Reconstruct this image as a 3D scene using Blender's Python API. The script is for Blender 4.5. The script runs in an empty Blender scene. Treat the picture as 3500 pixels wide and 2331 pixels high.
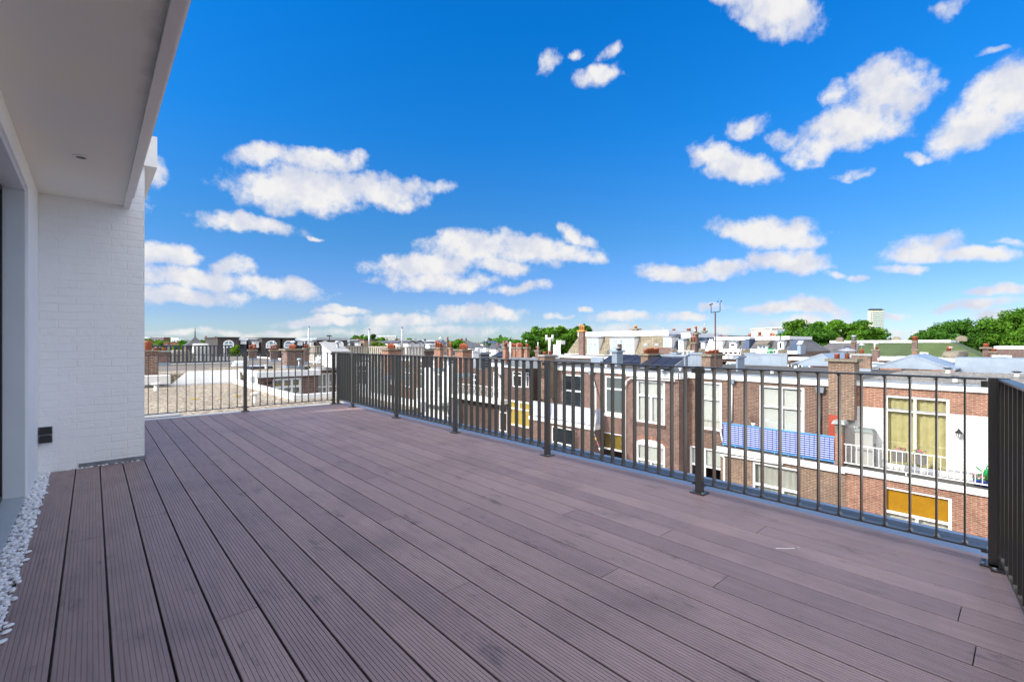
import bpy, bmesh, math, random
from mathutils import Vector, Matrix
R = math.radians
random.seed(7)
S = bpy.context.scene
COL = S.collection
# ------------------------------------------------------------------ camera
HEAD = 41.96                       # heading, degrees clockwise from +Y (the deck boards run along Y)
FPX, CX, CY = 1595.4, 1750.0, 1171.6   # focal length, principal column, horizon row (3500 px wide frame)
EYE = 1.25
cam = bpy.data.cameras.new('camera'); camo = bpy.data.objects.new('camera', cam); COL.objects.link(camo)
cam.sensor_width = 36; cam.lens = 36*FPX/3500; cam.shift_y = (CY-1165.5)/3500
cam.clip_start = .05; cam.clip_end = 20000
camo.location = (0, 0, EYE); camo.rotation_euler = (R(90), 0, R(-HEAD))
S.camera = camo
S.view_settings.view_transform = 'Standard'; S.view_settings.look = 'None'
S.view_settings.gamma = 1; S.view_settings.exposure = 0.85
S.cycles.max_bounces = 8
# ------------------------------------------------------------------ sun
SUN_EL = 33.0
sh = Vector((-.948, .317, 0)).normalized()
sdir = Vector((sh.x*math.cos(R(SUN_EL)), sh.y*math.cos(R(SUN_EL)), math.sin(R(SUN_EL))))
sl = bpy.data.lights.new('sun', 'SUN'); so = bpy.data.objects.new('sun', sl); COL.objects.link(so)
sl.energy = 2.4; sl.angle = R(.5); sl.color = (1, .93, .82)
so.rotation_euler = (-sdir).to_track_quat('-Z', 'Y').to_euler(); so.location = (-20, 6, 30)
# ------------------------------------------------------------------ pixel -> world helpers (where real things stand)
FW = (math.sin(R(HEAD)), math.cos(R(HEAD))); RT = (FW[1], -FW[0])
def ray(px):
    u = (px-CX)/FPX
    return FW[0]+RT[0]*u, FW[1]+RT[1]*u
def crop(x0, y0, k): return lambda x, y: (x0+k*x, y0+k*y)
c1 = crop(450, 1080, .3397); g1 = crop(480, 1130, .16985); g2 = crop(850, 1130, .16985)
g3 = crop(1200, 1120, .14437); g4 = crop(1500, 1120, .16985); g5 = crop(1300, 1200, .1913)
g6 = crop(1650, 1230, .21046); g7 = crop(2050, 1100, .16985); g8 = crop(2850, 1400, .28699)
c3 = crop(1750, 1000, .29724); c4 = crop(2400, 1000, .25478); c5 = crop(2950, 1000, .23355)
c6 = crop(1800, 1230, .29968); c7 = crop(2350, 1230, .33172); c8 = crop(2800, 1200, .4785)
# ------------------------------------------------------------------ world: Nishita sky with cumulus
world = bpy.data.worlds.new('World'); S.world = world; world.use_nodes = True
wt = world.node_tree; wt.nodes.clear()
def wn(t, **k):
    n = wt.nodes.new(t)
    for a, b in k.items(): setattr(n, a, b)
    return n
def wmath(op, a, b=None, c=None, clamp=False):
    n = wn('ShaderNodeMath', operation=op, use_clamp=clamp)
    for i, v in enumerate((a, b, c)):
        if v is None: continue
        if isinstance(v, (int, float)): n.inputs[i].default_value = v
        else: wt.links.new(v, n.inputs[i])
    return n.outputs[0]
def wvec(op, a, b, out=0):
    n = wn('ShaderNodeVectorMath', operation=op)
    for i, v in enumerate((a, b)):
        if isinstance(v, (tuple, list)): n.inputs[i].default_value = v
        else: wt.links.new(v, n.inputs[i])
    return n.outputs[out]
sky = wn('ShaderNodeTexSky'); sky.sky_type = 'NISHITA'; sky.sun_disc = False
sky.sun_elevation = R(SUN_EL); sky.sun_rotation = math.atan2(sh.x, sh.y) % (2*math.pi)
sky.air_density = 1.0; sky.dust_density = .3; sky.ozone_density = 2.0
tc = wn('ShaderNodeTexCoord')
sep = wn('ShaderNodeSeparateXYZ'); wt.links.new(tc.outputs['Generated'], sep.inputs[0])
azn = wmath('ARCTAN2', sep.outputs[0], sep.outputs[1]); eln = wmath('ARCSINE', sep.outputs[2])
az = wmath('MULTIPLY', azn, 57.2958); el = wmath('MULTIPLY', eln, 57.2958)
cmb = wn('ShaderNodeCombineXYZ'); wt.links.new(az, cmb.inputs[0]); wt.links.new(el, cmb.inputs[1])
P0 = cmb.outputs[0]
# domain warp: seven-degree puffs, finer towards the edge
def noise(vec, scale, detail, rough, dim='3D'):
    n = wn('ShaderNodeTexNoise'); n.inputs['Scale'].default_value = scale
    n.inputs['Detail'].default_value = detail; n.inputs['Roughness'].default_value = rough
    wt.links.new(vec, n.inputs['Vector']); return n
n1 = noise(P0, .21, 6, .57)
wv = wvec('SUBTRACT', n1.outputs['Color'], (.5, .5, .5))
wv = wvec('MULTIPLY', wv, (4.2, 2.6, 0))
P = wvec('ADD', P0, wv)
def azel(px, py):
    a, b = ray(px); h = (CY-py)/FPX
    return math.degrees(math.atan2(a, b)), math.degrees(math.atan2(h, math.hypot(a, b)))
# cloud lobes: centre and half-size on the 3500 px frame, tilt in degrees (up to the right positive), weight
LOBES = [
 (2640, 40, 185, 95, -12, 1), (2560, 85, 75, 35, -20, .7), (2480, -10, 60, 40, 0, .7), (3235, 40, 60, 28, 25, .45),
 (1880, 215, 52, 34, 30, .6), (1970, 190, 20, 20, 0, .5), (2090, 178, 52, 25, 25, .5), (2050, 262, 92, 44, 10, .95),
 (3030, 300, 185, 112, 12, 1.15), (2930, 430, 215, 90, 20, 1.1), (2800, 510, 110, 50, 25, .7), (2860, 320, 50, 45, 20, .5),
 (3450, 320, 230, 105, 28, 1.15), (3330, 430, 210, 95, 18, 1.1), (3150, 535, 80, 22, 0, .55), (3390, 183, 60, 14, 10, .4),
 (2500, 560, 165, 68, -16, 1.15), (2560, 430, 80, 38, 20, .6), (2740, 560, 70, 25, 0, .6), (2680, 480, 70, 40, -10, .45), (2910, 600, 50, 16, 10, .3),
 (880, 520, 115, 38, 0, .75), (1110, 550, 150, 50, -5, 1.05), (1030, 650, 250, 88, -5, 1.2), (1290, 655, 170, 62, -8, 1), (1470, 650, 95, 26, 10, .55), (1400, 700, 60, 30, 10, .4),
 (850, 768, 170, 36, -10, 1), (535, 590, 55, 50, 0, .7), (1060, 812, 30, 8, 0, .3),
 (560, 870, 140, 46, -5, 1.1), (640, 950, 260, 46, -6, 1.1), (800, 915, 70, 42, 0, .9), (950, 985, 190, 40, -10, .95), (600, 1010, 260, 34, -3, 1),
 (1620, 845, 180, 65, 0, 1.1), (1800, 850, 160, 60, -12, 1.05), (1960, 810, 75, 34, -28, .8), (1930, 870, 140, 32, -5, .7),
 (1450, 905, 190, 50, 2, 1.1), (1500, 960, 210, 36, 0, .95), (1720, 905, 130, 32, -10, .8), (1790, 985, 120, 20, 6, .6),
 (2620, 800, 215, 58, -4, 1.2), (2300, 930, 130, 32, -6, 1.05), (2480, 925, 140, 34, 4, .95), (2690, 895, 150, 50, 2, 1.05), (2850, 945, 40, 16, 0, .5), (2930, 948, 60, 16, 4, .5),
 (3150, 840, 150, 52, 10, 1), (3300, 870, 200, 34, -4, .8), (3100, 915, 90, 20, -4, .6), (3430, 830, 70, 16, -10, .4),
 (1150, 1068, 70, 14, 0, .5), (1110, 1100, 165, 20, 2, .85), (1420, 1095, 190, 30, 3, .75), (1190, 1063, 90, 16, -4, .7), (1640, 1068, 170, 34, -3, .95), (1890, 1082, 60, 12, 0, .4),
 (2140, 1085, 130, 22, 0, .8), (2000, 1060, 24, 9, 0, .5), (2430, 1050, 50, 20, 0, .7), (2340, 1085, 80, 18, 0, .6), (2650, 1055, 150, 24, 4, .9), (2800, 1055, 120, 34, -12, .9), (2760, 1105, 220, 24, 0, .6),
 (3060, 1078, 70, 14, -3, .6), (3420, 1000, 130, 24, 2, .95), (3350, 1050, 160, 26, 6, .85), (3450, 1090, 170, 30, 0, .6),
 (600, 1135, 150, 14, 0, .5), (1000, 1140, 400, 16, 0, .35), (2100, 1130, 500, 20, 0, .35), (1500, 1130, 300, 18, 0, .4), (2950, 1140, 300, 22, 0, .4),
 (300, 700, 200, 70, 0, .9), (3650, 700, 120, 60, 0, .9)]
# unseen cloud banks added overhead and behind the photographer to brighten the shade, given directly as azimuth, elevation and half-sizes in degrees
FILL_BANKS = [(0, 90, 400, 40, 1.3), (-100, 34, 62, 30, 1.6), (160, 34, 42, 28, 1.5), (-165, 34, 30, 26, 1.5), (130, 12, 20, 8, 1), (-90, 8, 45, 8, 1)]
dens = None; topn = None
for (x, y, rx, ry, tilt, w) in LOBES:
    rx *= 1.08; ry *= 1.08; w = .32+.68*w
    cx, cy = azel(x, y); t = R(tilt)
    ax, ay = azel(x+rx*math.cos(t), y-rx*math.sin(t)); bx, by = azel(x+ry*math.sin(t), y+ry*math.cos(t))
    a = (ax-cx, ay-cy); b = (bx-cx, by-cy); det = a[0]*b[1]-a[1]*b[0]
    q = wvec('SUBTRACT', P, (cx, cy, 0))
    d1 = wvec('DOT_PRODUCT', q, (b[1]/det, -b[0]/det, 0), 1); d2 = wvec('DOT_PRODUCT', q, (-a[1]/det, a[0]/det, 0), 1)
    r = wmath('MULTIPLY_ADD', d1, d1, wmath('MULTIPLY', d2, d2))
    v = wmath('MULTIPLY_ADD', r, -w, w)
    dens = v if dens is None else wmath('SMOOTH_MAX', dens, v, .25)
fill_bank = None
for (cx, cy, rx, ry, w) in FILL_BANKS:
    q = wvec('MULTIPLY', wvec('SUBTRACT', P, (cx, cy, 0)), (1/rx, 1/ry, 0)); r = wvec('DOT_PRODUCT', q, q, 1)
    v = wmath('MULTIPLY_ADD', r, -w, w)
    dens = wmath('SMOOTH_MAX', dens, v, .25); fill_bank = v if fill_bank is None else wmath('MAXIMUM', fill_bank, v)
fill_gain = wn('ShaderNodeMapRange'); wt.links.new(fill_bank, fill_gain.inputs[0]); fill_gain.inputs[1].default_value = 0; fill_gain.inputs[2].default_value = .5; fill_gain.inputs[3].default_value = 1; fill_gain.inputs[4].default_value = 2.0  # out-of-view banks made extra bright to light the shaded deck and wall
n2 = noise(P0, .48, 7, .6)
nz = wmath('SUBTRACT', n2.outputs[0], .5)
# a thin band of haze cloud low over the horizon keeps the same noise
dd = wmath('MULTIPLY_ADD', nz, 2.3, dens)
mr = wn('ShaderNodeMapRange', interpolation_type='SMOOTHSTEP'); wt.links.new(dd, mr.inputs[0])
mr.inputs[1].default_value = -.12; mr.inputs[2].default_value = .92
up = wvec('ADD', P0, (.5, 1.1, 3.0))
n3 = noise(up, .28, 5, .55)
ms = wn('ShaderNodeMapRange', interpolation_type='SMOOTHSTEP'); wt.links.new(n3.outputs[0], ms.inputs[0])
ms.inputs[1].default_value = .36; ms.inputs[2].default_value = .6
cc = wn('ShaderNodeMix', data_type='RGBA'); wt.links.new(ms.outputs[0], cc.inputs[0])
cc.inputs[6].default_value = (3.75, 3.95, 4.6, 1); cc.inputs[7].default_value = (5.0, 4.95, 4.95, 1)
# deep polarised blue overhead, paler to the horizon
eg = wn('ShaderNodeMapRange'); wt.links.new(el, eg.inputs[0]); eg.inputs[1].default_value = 0; eg.inputs[2].default_value = 34
tint = wn('ShaderNodeValToRGB'); wt.links.new(eg.outputs[0], tint.inputs[0])
tr = tint.color_ramp; tr.elements[0].color = (.50, .66, .96, 1); tr.elements[1].color = (.02, .69, 1.38, 1)
e = tr.elements.new(.09); e.color = (.40, .54, .86, 1); e = tr.elements.new(.19); e.color = (.31, .50, .86, 1); e = tr.elements.new(.35); e.color = (.21, .54, .86, 1); e = tr.elements.new(.7); e.color = (.06, .64, 1.2, 1)
sm = wn('ShaderNodeMix', data_type='RGBA', blend_type='MULTIPLY'); sm.inputs[0].default_value = 1
wt.links.new(sky.outputs[0], sm.inputs[6]); wt.links.new(tint.outputs[0], sm.inputs[7])
# clouds nearer the sun scatter more light towards us, turned up to lift the shade
sd = wvec('DOT_PRODUCT', tc.outputs['Generated'], tuple(sdir), 1)
sb = wn('ShaderNodeMapRange'); wt.links.new(sd, sb.inputs[0]); sb.inputs[1].default_value = .4; sb.inputs[2].default_value = .9; sb.inputs[3].default_value = 1; sb.inputs[4].default_value = 3.0
cs = wn('ShaderNodeVectorMath', operation='SCALE'); wt.links.new(cc.outputs[2], cs.inputs[0]); wt.links.new(wmath('MULTIPLY', sb.outputs[0], fill_gain.outputs[0]), cs.inputs[3])
fm = wn('ShaderNodeMix', data_type='RGBA'); wt.links.new(mr.outputs[0], fm.inputs[0])
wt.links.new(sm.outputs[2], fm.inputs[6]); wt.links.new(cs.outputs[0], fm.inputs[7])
bg = wn('ShaderNodeBackground'); bg.inputs[1].default_value = .10
wt.links.new(fm.outputs[2], bg.inputs[0])
wo = wn('ShaderNodeOutputWorld'); wt.links.new(bg.outputs[0], wo.inputs[0])
world.cycles.sampling_method = 'MANUAL'; world.cycles.sample_map_resolution = 512

# ================================================================== materials
class NT:
    def __init__(s, name):
        s.m = bpy.data.materials.new(name); s.m.use_nodes = True; s.t = s.m.node_tree
        s.b = s.t.nodes['Principled BSDF']; s.o = s.t.nodes['Material Output']
    def n(s, t, **k):
        n = s.t.nodes.new(t)
        for a, b in k.items(): setattr(n, a, b)
        return n
    def l(s, a, b): s.t.links.new(a, b)
    def inp(s, n, i, v):
        if hasattr(v, 'is_linked'): s.l(v, n.inputs[i])
        else: n.inputs[i].default_value = v
    def math(s, op, a, b=0, c=0):
        n = s.n('ShaderNodeMath', operation=op); s.inp(n, 0, a); s.inp(n, 1, b); s.inp(n, 2, c); return n.outputs[0]
    def noise(s, vec, sc, det=4, ro=.6):
        n = s.n('ShaderNodeTexNoise'); s.inp(n, 'Scale', sc); s.inp(n, 'Detail', det); s.inp(n, 'Roughness', ro)
        if vec: s.l(vec, n.inputs['Vector'])
        return n.outputs[0]
    def mix(s, f, a, b, mode='MIX'):
        n = s.n('ShaderNodeMix', data_type='RGBA', blend_type=mode); s.inp(n, 0, f)
        s.inp(n, 6, a if hasattr(a, 'is_linked') else (*a[:3], 1)); s.inp(n, 7, b if hasattr(b, 'is_linked') else (*b[:3], 1)); return n.outputs[2]
    def rng(s, v, a, b, c=0, d=1):
        n = s.n('ShaderNodeMapRange'); s.inp(n, 0, v); s.inp(n, 1, a); s.inp(n, 2, b); s.inp(n, 3, c); s.inp(n, 4, d); return n.outputs[0]
    def pos(s): return s.n('ShaderNodeNewGeometry').outputs['Position']
    def wallvec(s):      # (x+y, z): runs along any axis-parallel wall
        g = s.pos(); p = s.n('ShaderNodeSeparateXYZ'); s.l(g, p.inputs[0])
        c = s.n('ShaderNodeCombineXYZ'); s.l(s.math('ADD', p.outputs[0], p.outputs[1]), c.inputs[0]); s.l(p.outputs[2], c.inputs[1]); return c.outputs[0]
    def bump(s, h, st, dist=.01):
        n = s.n('ShaderNodeBump'); n.inputs['Strength'].default_value = st; n.inputs['Distance'].default_value = dist
        s.l(h, n.inputs['Height']); s.l(n.outputs[0], s.b.inputs['Normal'])
def plain(name, col, rough=.6, metal=0, var=.15, nsc=3.0, bump=0, spec=.5):
    k = NT(name); v = k.rng(k.noise(k.pos(), nsc, 5, .65), .3, .7, 1-var, 1+var)
    k.l(k.mix(1.0, col, v, 'MULTIPLY'), k.b.inputs['Base Color'])
    k.b.inputs['Roughness'].default_value = rough; k.b.inputs['Metallic'].default_value = metal
    k.b.inputs['Specular IOR Level'].default_value = spec
    if bump: k.bump(k.noise(k.pos(), nsc*12, 3), bump, .01)
    return k.m
def brick(name, a, b, mortar, w=.22, h=.062, ms=.012, var=.25, bump=.5, stain=.25):
    k = NT(name); t = k.n('ShaderNodeTexBrick'); v = k.wallvec(); k.l(v, t.inputs['Vector'])
    t.inputs['Scale'].default_value = 1; t.inputs['Brick Width'].default_value = w; t.inputs['Row Height'].default_value = h
    t.inputs['Mortar Size'].default_value = ms; t.inputs['Color1'].default_value = (*a, 1); t.inputs['Color2'].default_value = (*b, 1)
    t.inputs['Mortar'].default_value = (*mortar, 1); t.inputs['Bias'].default_value = -.1; t.inputs['Mortar Smooth'].default_value = .2
    n = k.rng(k.noise(k.pos(), 1.3, 5, .7), .3, .7, 1-stain, 1+stain)
    n2 = k.rng(k.noise(k.pos(), 9, 3, .6), .3, .7, 1-var, 1+var)
    c = k.mix(1.0, t.outputs[0], n, 'MULTIPLY'); c = k.mix(1.0, c, n2, 'MULTIPLY')
    k.l(c, k.b.inputs['Base Color']); k.b.inputs['Roughness'].default_value = .85
    k.bump(k.math('SUBTRACT', 1.0, t.outputs[1]), bump, .008)
    return k.m
def gravel(name, a, b, c, sc=26, moss=None):
    k = NT(name); v = k.n('ShaderNodeTexVoronoi'); k.l(k.pos(), v.inputs['Vector']); v.inputs['Scale'].default_value = sc
    r = k.n('ShaderNodeValToRGB'); s = k.n('ShaderNodeSeparateColor'); k.l(v.outputs['Color'], s.inputs[0]); k.l(s.outputs[0], r.inputs[0])
    r.color_ramp.elements[0].color = (*a, 1); r.color_ramp.elements[1].color = (*c, 1)
    e = r.color_ramp.elements.new(.5); e.color = (*b, 1)
    big = k.rng(k.noise(k.pos(), .8, 4, .6), .3, .7, .8, 1.15)
    col = k.mix(1.0, r.outputs[0], big, 'MULTIPLY')
    if moss:
        mk = k.rng(k.noise(k.pos(), .55, 3, .5), .62, .68); col = k.mix(mk, col, moss)
    k.l(col, k.b.inputs['Base Color']); k.b.inputs['Roughness'].default_value = .8
    k.bump(v.outputs['Distance'], -1.0, .03); return k.m
M = {}
M['deck'] = None
k = NT('composite_decking'); g = k.n('ShaderNodeNewGeometry')
base = k.mix(g.outputs['Random Per Island'], (.272, .192, .188), (.345, .246, .230))
mp = k.n('ShaderNodeMapping'); k.l(g.outputs['Position'], mp.inputs[0]); mp.inputs['Scale'].default_value = (22, 1.6, 1)
gr = k.rng(k.noise(mp.outputs[0], 1.5, 6, .7), .3, .7, .84, 1.14)
base = k.mix(1.0, base, gr, 'MULTIPLY')
st = k.rng(k.noise(g.outputs['Position'], 1.15, 5, .62), .50, .70, 0, .42)
base = k.mix(st, base, (.12, .088, .092))
mp2 = k.n('ShaderNodeMapping'); k.l(g.outputs['Position'], mp2.inputs[0]); mp2.inputs['Scale'].default_value = (7, 2.2, 1)
sp = k.rng(k.noise(mp2.outputs[0], 1.0, 7, .75), .575, .68, 0, .7)
base = k.mix(sp, base, (.10, .078, .082))
fine = k.rng(k.noise(g.outputs['Position'], 420, 2, .6), .3, .7, .86, 1.14)
k.l(k.mix(1.0, base, fine, 'MULTIPLY'), k.b.inputs['Base Color'])
k.b.inputs['Roughness'].default_value = .5; k.b.inputs['Specular IOR Level'].default_value = .45
k.bump(k.noise(mp.outputs[0], 8, 4), .25, .002); M['deck'] = k.m
# painted brick wall
k = NT('white_painted_brick'); t = k.n('ShaderNodeTexBrick'); v = k.wallvec()
wn_ = k.n('ShaderNodeTexNoise'); wn_.inputs['Scale'].default_value = 6; k.l(k.pos(), wn_.inputs['Vector'])
wv_ = k.n('ShaderNodeVectorMath', operation='MULTIPLY_ADD'); k.l(wn_.outputs['Color'], wv_.inputs[0]); wv_.inputs[1].default_value = (.02, .02, 0); k.l(v, wv_.inputs[2])
k.l(wv_.outputs[0], t.inputs['Vector']); t.inputs['Scale'].default_value = 1; t.inputs['Brick Width'].default_value = .26; t.inputs['Row Height'].default_value = .078
t.inputs['Mortar Size'].default_value = .007; t.inputs['Mortar Smooth'].default_value = .6
n = k.noise(k.pos(), 9, 6, .65)
chip = k.rng(k.noise(k.pos(), 5, 6, .7), .38, .46, 1, 0)
mm = k.math('MULTIPLY', t.outputs[1], k.rng(k.noise(k.pos(), 2.2, 3, .6), .42, .62, .15, 1))
h = k.math('ADD', k.math('MULTIPLY', mm, -1.0), k.math('MULTIPLY', n, 1.1)); h = k.math('SUBTRACT', h, k.math('MULTIPLY', chip, .4))
col = k.mix(k.rng(k.noise(k.pos(), 1.5, 4, .6), .4, .7, 0, .25), (.88, .88, .88), (.82, .82, .81))
k.l(col, k.b.inputs['Base Color']); k.b.inputs['Roughness'].default_value = .6
k.bump(h, .5, .010); M['paintbrick'] = k.m
def M_(key, mat): M[key] = mat
M['plaster'] = plain('white_plaster', (.88, .87, .83), .7, var=.03, nsc=2, bump=.08)
M['soffit'] = plain('cream_soffit', (.88, .85, .75), .75, var=.05, nsc=1.2, bump=.05)
M['trim'] = plain('white_aluminium_trim', (.78, .77, .74), .35, var=.03)
M['jamb'] = plain('grey_white_frame', (.62, .66, .70), .4, var=.03)
M['sill'] = plain('grey_sill', (.42, .47, .50), .45, var=.05, nsc=4)
M['pebble'] = None
k = NT('white_pebble'); g = k.n('ShaderNodeNewGeometry'); k.l(k.mix(g.outputs['Random Per Island'], (.70, .70, .72), (.92, .92, .92)), k.b.inputs['Base Color']); k.b.inputs['Roughness'].default_value = .45; M['pebble'] = k.m
k = NT('anthracite_powder_coat'); k.b.inputs['Base Color'].default_value = (.05, .045, .036, 1); k.b.inputs['Metallic'].default_value = .0; k.b.inputs['Specular IOR Level'].default_value = 1.0; k.b.inputs['Roughness'].default_value = .3
k.bump(k.noise(k.pos(), 900, 2), .05, .001); M['rail'] = k.m
M['flash'] = plain('blue_grey_roofing_edge', (.15, .21, .30), .4, var=.08, nsc=3)
M['flashw'] = plain('white_roof_edge', (.72, .72, .72), .5, var=.06)
M['black'] = plain('black_plastic', (.012, .012, .013), .45, var=.1)
M['lead'] = plain('lead_flashing', (.20, .215, .24), .6, var=.35, nsc=8, bump=.5)
M['white'] = plain('white_paint', (.74, .74, .725), .5, var=.04, nsc=2)
M['offwhite'] = plain('aged_white_paint', (.70, .69, .65), .6, var=.10, nsc=2)
M['zinc'] = plain('zinc_sheet', (.258, .310, .370), .42, .2, var=.12, nsc=1.5)
M['zincd'] = plain('grey_metal', (.22, .24, .26), .45, .4, var=.12, nsc=2)
M['bitumen'] = plain('bitumen_roof', (.065, .060, .052), .85, var=.22, nsc=1.2, bump=.2)
M['bitumenl'] = plain('pale_bitumen_roof', (.146, .125, .099), .85, var=.15, nsc=1.0, bump=.2)
M['slate'] = brick('dark_slate', (.055, .06, .075), (.08, .085, .10), (.03, .03, .04), .3, .2, .01, .2, .4)
M['slateb'] = brick('blue_slate', (.045, .07, .12), (.06, .085, .14), (.02, .03, .05), .3, .2, .01, .2, .4)
M['shingle'] = brick('tan_shingle', (.189, .159, .103), (.258, .224, .159), (.095, .077, .052), .34, .22, .02, .25, .5)
M['tileg'] = brick('grey_roof_tile', (.086, .086, .090), (.107, .107, .112), (.060, .060, .060), .3, .25, .01, .12, .3)
M['green'] = plain('green_roof_covering', (.060, .090, .028), .9, var=.25, nsc=.7, bump=.3)
M['greend'] = plain('dark_green_roof_covering', (.05, .075, .028), .9, var=.25, nsc=.7, bump=.3)
M['brown'] = brick('brown_brick', (.099, .043, .028), (.150, .071, .047), (.232, .181, .138))
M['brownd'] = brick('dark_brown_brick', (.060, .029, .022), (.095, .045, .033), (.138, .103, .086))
M['tanb'] = brick('tan_brick', (.135, .072, .04), (.19, .10, .06), (.27, .22, .17))
M['orange'] = brick('orange_brick', (.219, .077, .041), (.284, .116, .065), (.327, .241, .181))
M['redb'] = brick('red_chimney_brick', (.241, .082, .041), (.301, .116, .065), (.310, .224, .172))
M['purple'] = brick('mauve_brick', (.103, .047, .039), (.146, .071, .057), (.241, .181, .146))
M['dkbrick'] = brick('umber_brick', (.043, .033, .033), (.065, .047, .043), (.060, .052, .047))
M['wpb'] = brick('white_washed_brick', (.62, .61, .58), (.65, .64, .61), (.50, .49, .46), .22, .062, .008, .04, .5, .05)
M['redp'] = brick('red_painted_brick', (.34, .06, .035), (.38, .07, .04), (.30, .05, .03), .22, .062, .008, .08, .4, .08)
M['cap'] = plain('weathered_stone_cap', (.19, .165, .12), .9, var=.35, nsc=7, bump=.6)
M['capg'] = plain('grey_concrete_cap', (.30, .30, .29), .85, var=.2, nsc=6, bump=.4)
M['pot'] = plain('terracotta_pot', (.33, .09, .04), .7, var=.2, nsc=6)
M['poto'] = plain('orange_clay_pot', (.55, .26, .08), .7, var=.2, nsc=6)
M['gravel'] = gravel('beige_roof_gravel', (.069, .047, .028), (.275, .219, .146), (.499, .430, .318), 24)
M['gravelg'] = gravel('grey_roof_gravel', (.043, .039, .031), (.181, .163, .133), (.413, .378, .318), 18)
M['moss'] = plain('yellow_sedum', (.55, .42, .02), .9, var=.4, nsc=30, bump=.8)
M['wood'] = plain('greyed_timber', (.36, .31, .25), .8, var=.2, nsc=5)
M['woodd'] = plain('dark_stained_timber', (.035, .045, .06), .7, var=.2, nsc=5)
M['cloth'] = plain('cream_cover', (.60, .58, .52), .8, var=.12, nsc=3)
M['clothb'] = plain('beige_cover', (.34, .29, .21), .9, var=.2, nsc=4)
M['blind'] = plain('white_blind', (.74, .76, .75), .7, var=.03)
M['lace'] = plain('lace_curtain', (.80, .79, .74), .8, var=.06, nsc=8)
M['olive'] = plain('olive_curtain', (.66, .60, .32), .8, var=.12, nsc=3)
M['greyc'] = plain('grey_curtain', (.60, .60, .57), .8, var=.08)
M['ochre'] = plain('ochre_blind', (.62, .33, .008), .7, var=.14, nsc=5)
M['yellow'] = plain('yellow_panel', (.36, .26, .045), .6, var=.08)
M['green_c'] = plain('green_curtain', (.25, .40, .28), .8, var=.08)
M['door'] = plain('blue_grey_door', (.22, .30, .42), .5, var=.08)
M['solar'] = brick('solar_cells', (.012, .012, .018), (.015, .015, .022), (.07, .07, .08), .5, .5, .02, .05, 0, .05); M['solar'].node_tree.nodes['Principled BSDF'].inputs['Roughness'].default_value = .4
M['rust'] = plain('rusty_steel', (.10, .045, .035), .7, var=.3, nsc=8)
M['aircon'] = plain('grey_unit_paint', (.34, .335, .31), .5, var=.06)
M['acd'] = plain('dark_green_lid', (.10, .13, .12), .5, var=.1)
M['concrete'] = plain('pale_concrete', (.55, .52, .45), .8, var=.08, nsc=.3)
M['ybandm'] = plain('pale_yellow_cladding', (.72, .68, .46), .7, var=.04, nsc=.05)
M['farwhite'] = plain('far_white_render', (.72, .71, .68), .8, var=.05, nsc=.1)
M['farred'] = plain('far_red_brick', (.22, .09, .07), .9, var=.15, nsc=.5)
M['redpaint'] = plain('crimson_paint', (.40, .02, .06), .6, var=.05)
M['gold'] = plain('gilt_weathered', (.30, .20, .08), .6, var=.1)
M['grass'] = plain('garden_grass', (.06, .09, .03), .95, var=.4, nsc=.5)
M['farland'] = plain('city_ground', (.11, .12, .09), .95, var=.4, nsc=.02)
M['pavement'] = plain('garden_paving', (.25, .23, .21), .9, var=.2, nsc=1)
M['trunk'] = plain('bark', (.10, .075, .05), .9, var=.3, nsc=6)
M['petal'] = plain('pink_petals', (.65, .10, .30), .7, var=.3, nsc=40)
M['leafg'] = plain('pot_plant_green', (.06, .16, .03), .7, var=.4, nsc=20)
M['bluepot'] = plain('blue_glazed_pot', (.03, .06, .25), .4, var=.1)
M['wicker'] = plain('grey_wicker', (.14, .13, .12), .8, var=.3, nsc=40)
M['steel'] = plain('galvanised_steel', (.42, .44, .46), .4, .5, var=.1)
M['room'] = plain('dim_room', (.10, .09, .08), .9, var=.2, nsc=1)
def glassmat(name, tint=(.98, .99, .98), refl=.12):
    k = NT(name); tb = k.n('ShaderNodeBsdfTransparent'); tb.inputs[0].default_value = (*tint, 1)
    gb = k.n('ShaderNodeBsdfGlossy'); gb.inputs['Roughness'].default_value = .03
    fr = k.n('ShaderNodeFresnel'); fr.inputs[0].default_value = 1.5
    mx = k.n('ShaderNodeMixShader'); k.l(k.math('ADD', fr.outputs[0], refl-.04), mx.inputs[0]); k.l(tb.outputs[0], mx.inputs[1]); k.l(gb.outputs[0], mx.inputs[2])
    k.l(mx.outputs[0], k.o.inputs[0]); k.t.nodes.remove(k.b); return k.m
M['glass'] = glassmat('window_glass')
M['darkglass'] = plain('dark_window_glass', (.02, .028, .035), .06, var=.1, spec=1.0)
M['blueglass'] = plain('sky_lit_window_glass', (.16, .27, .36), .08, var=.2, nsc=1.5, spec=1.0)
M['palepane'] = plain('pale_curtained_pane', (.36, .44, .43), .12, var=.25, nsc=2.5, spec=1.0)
M['patglass'] = plain('obscured_glass', (.09, .11, .11), .3, var=.5, nsc=30, spec=.8)
k = NT('acrylic_dome'); k.b.inputs['Base Color'].default_value = (.62, .70, .78, 1); k.b.inputs['Roughness'].default_value = .15; M['dome'] = k.m
def checks(name, a, b, sx, sz, vert=None):
    k = NT(name); p = k.n('ShaderNodeSeparateXYZ'); k.l(k.pos(), p.inputs[0])
    yy = k.math('ADD', p.outputs[0], p.outputs[1])
    f1 = k.math('GREATER_THAN', k.math('FRACT', k.math('MULTIPLY', p.outputs[2], 1/sz)), .5)
    c = k.mix(f1, a, b)
    f2 = k.math('GREATER_THAN', k.math('FRACT', k.math('MULTIPLY', yy, 1/sx)), .88)
    c = k.mix(f2, c, vert or b); k.l(c, k.b.inputs['Base Color']); k.b.inputs['Roughness'].default_value = .7; return k.m
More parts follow.
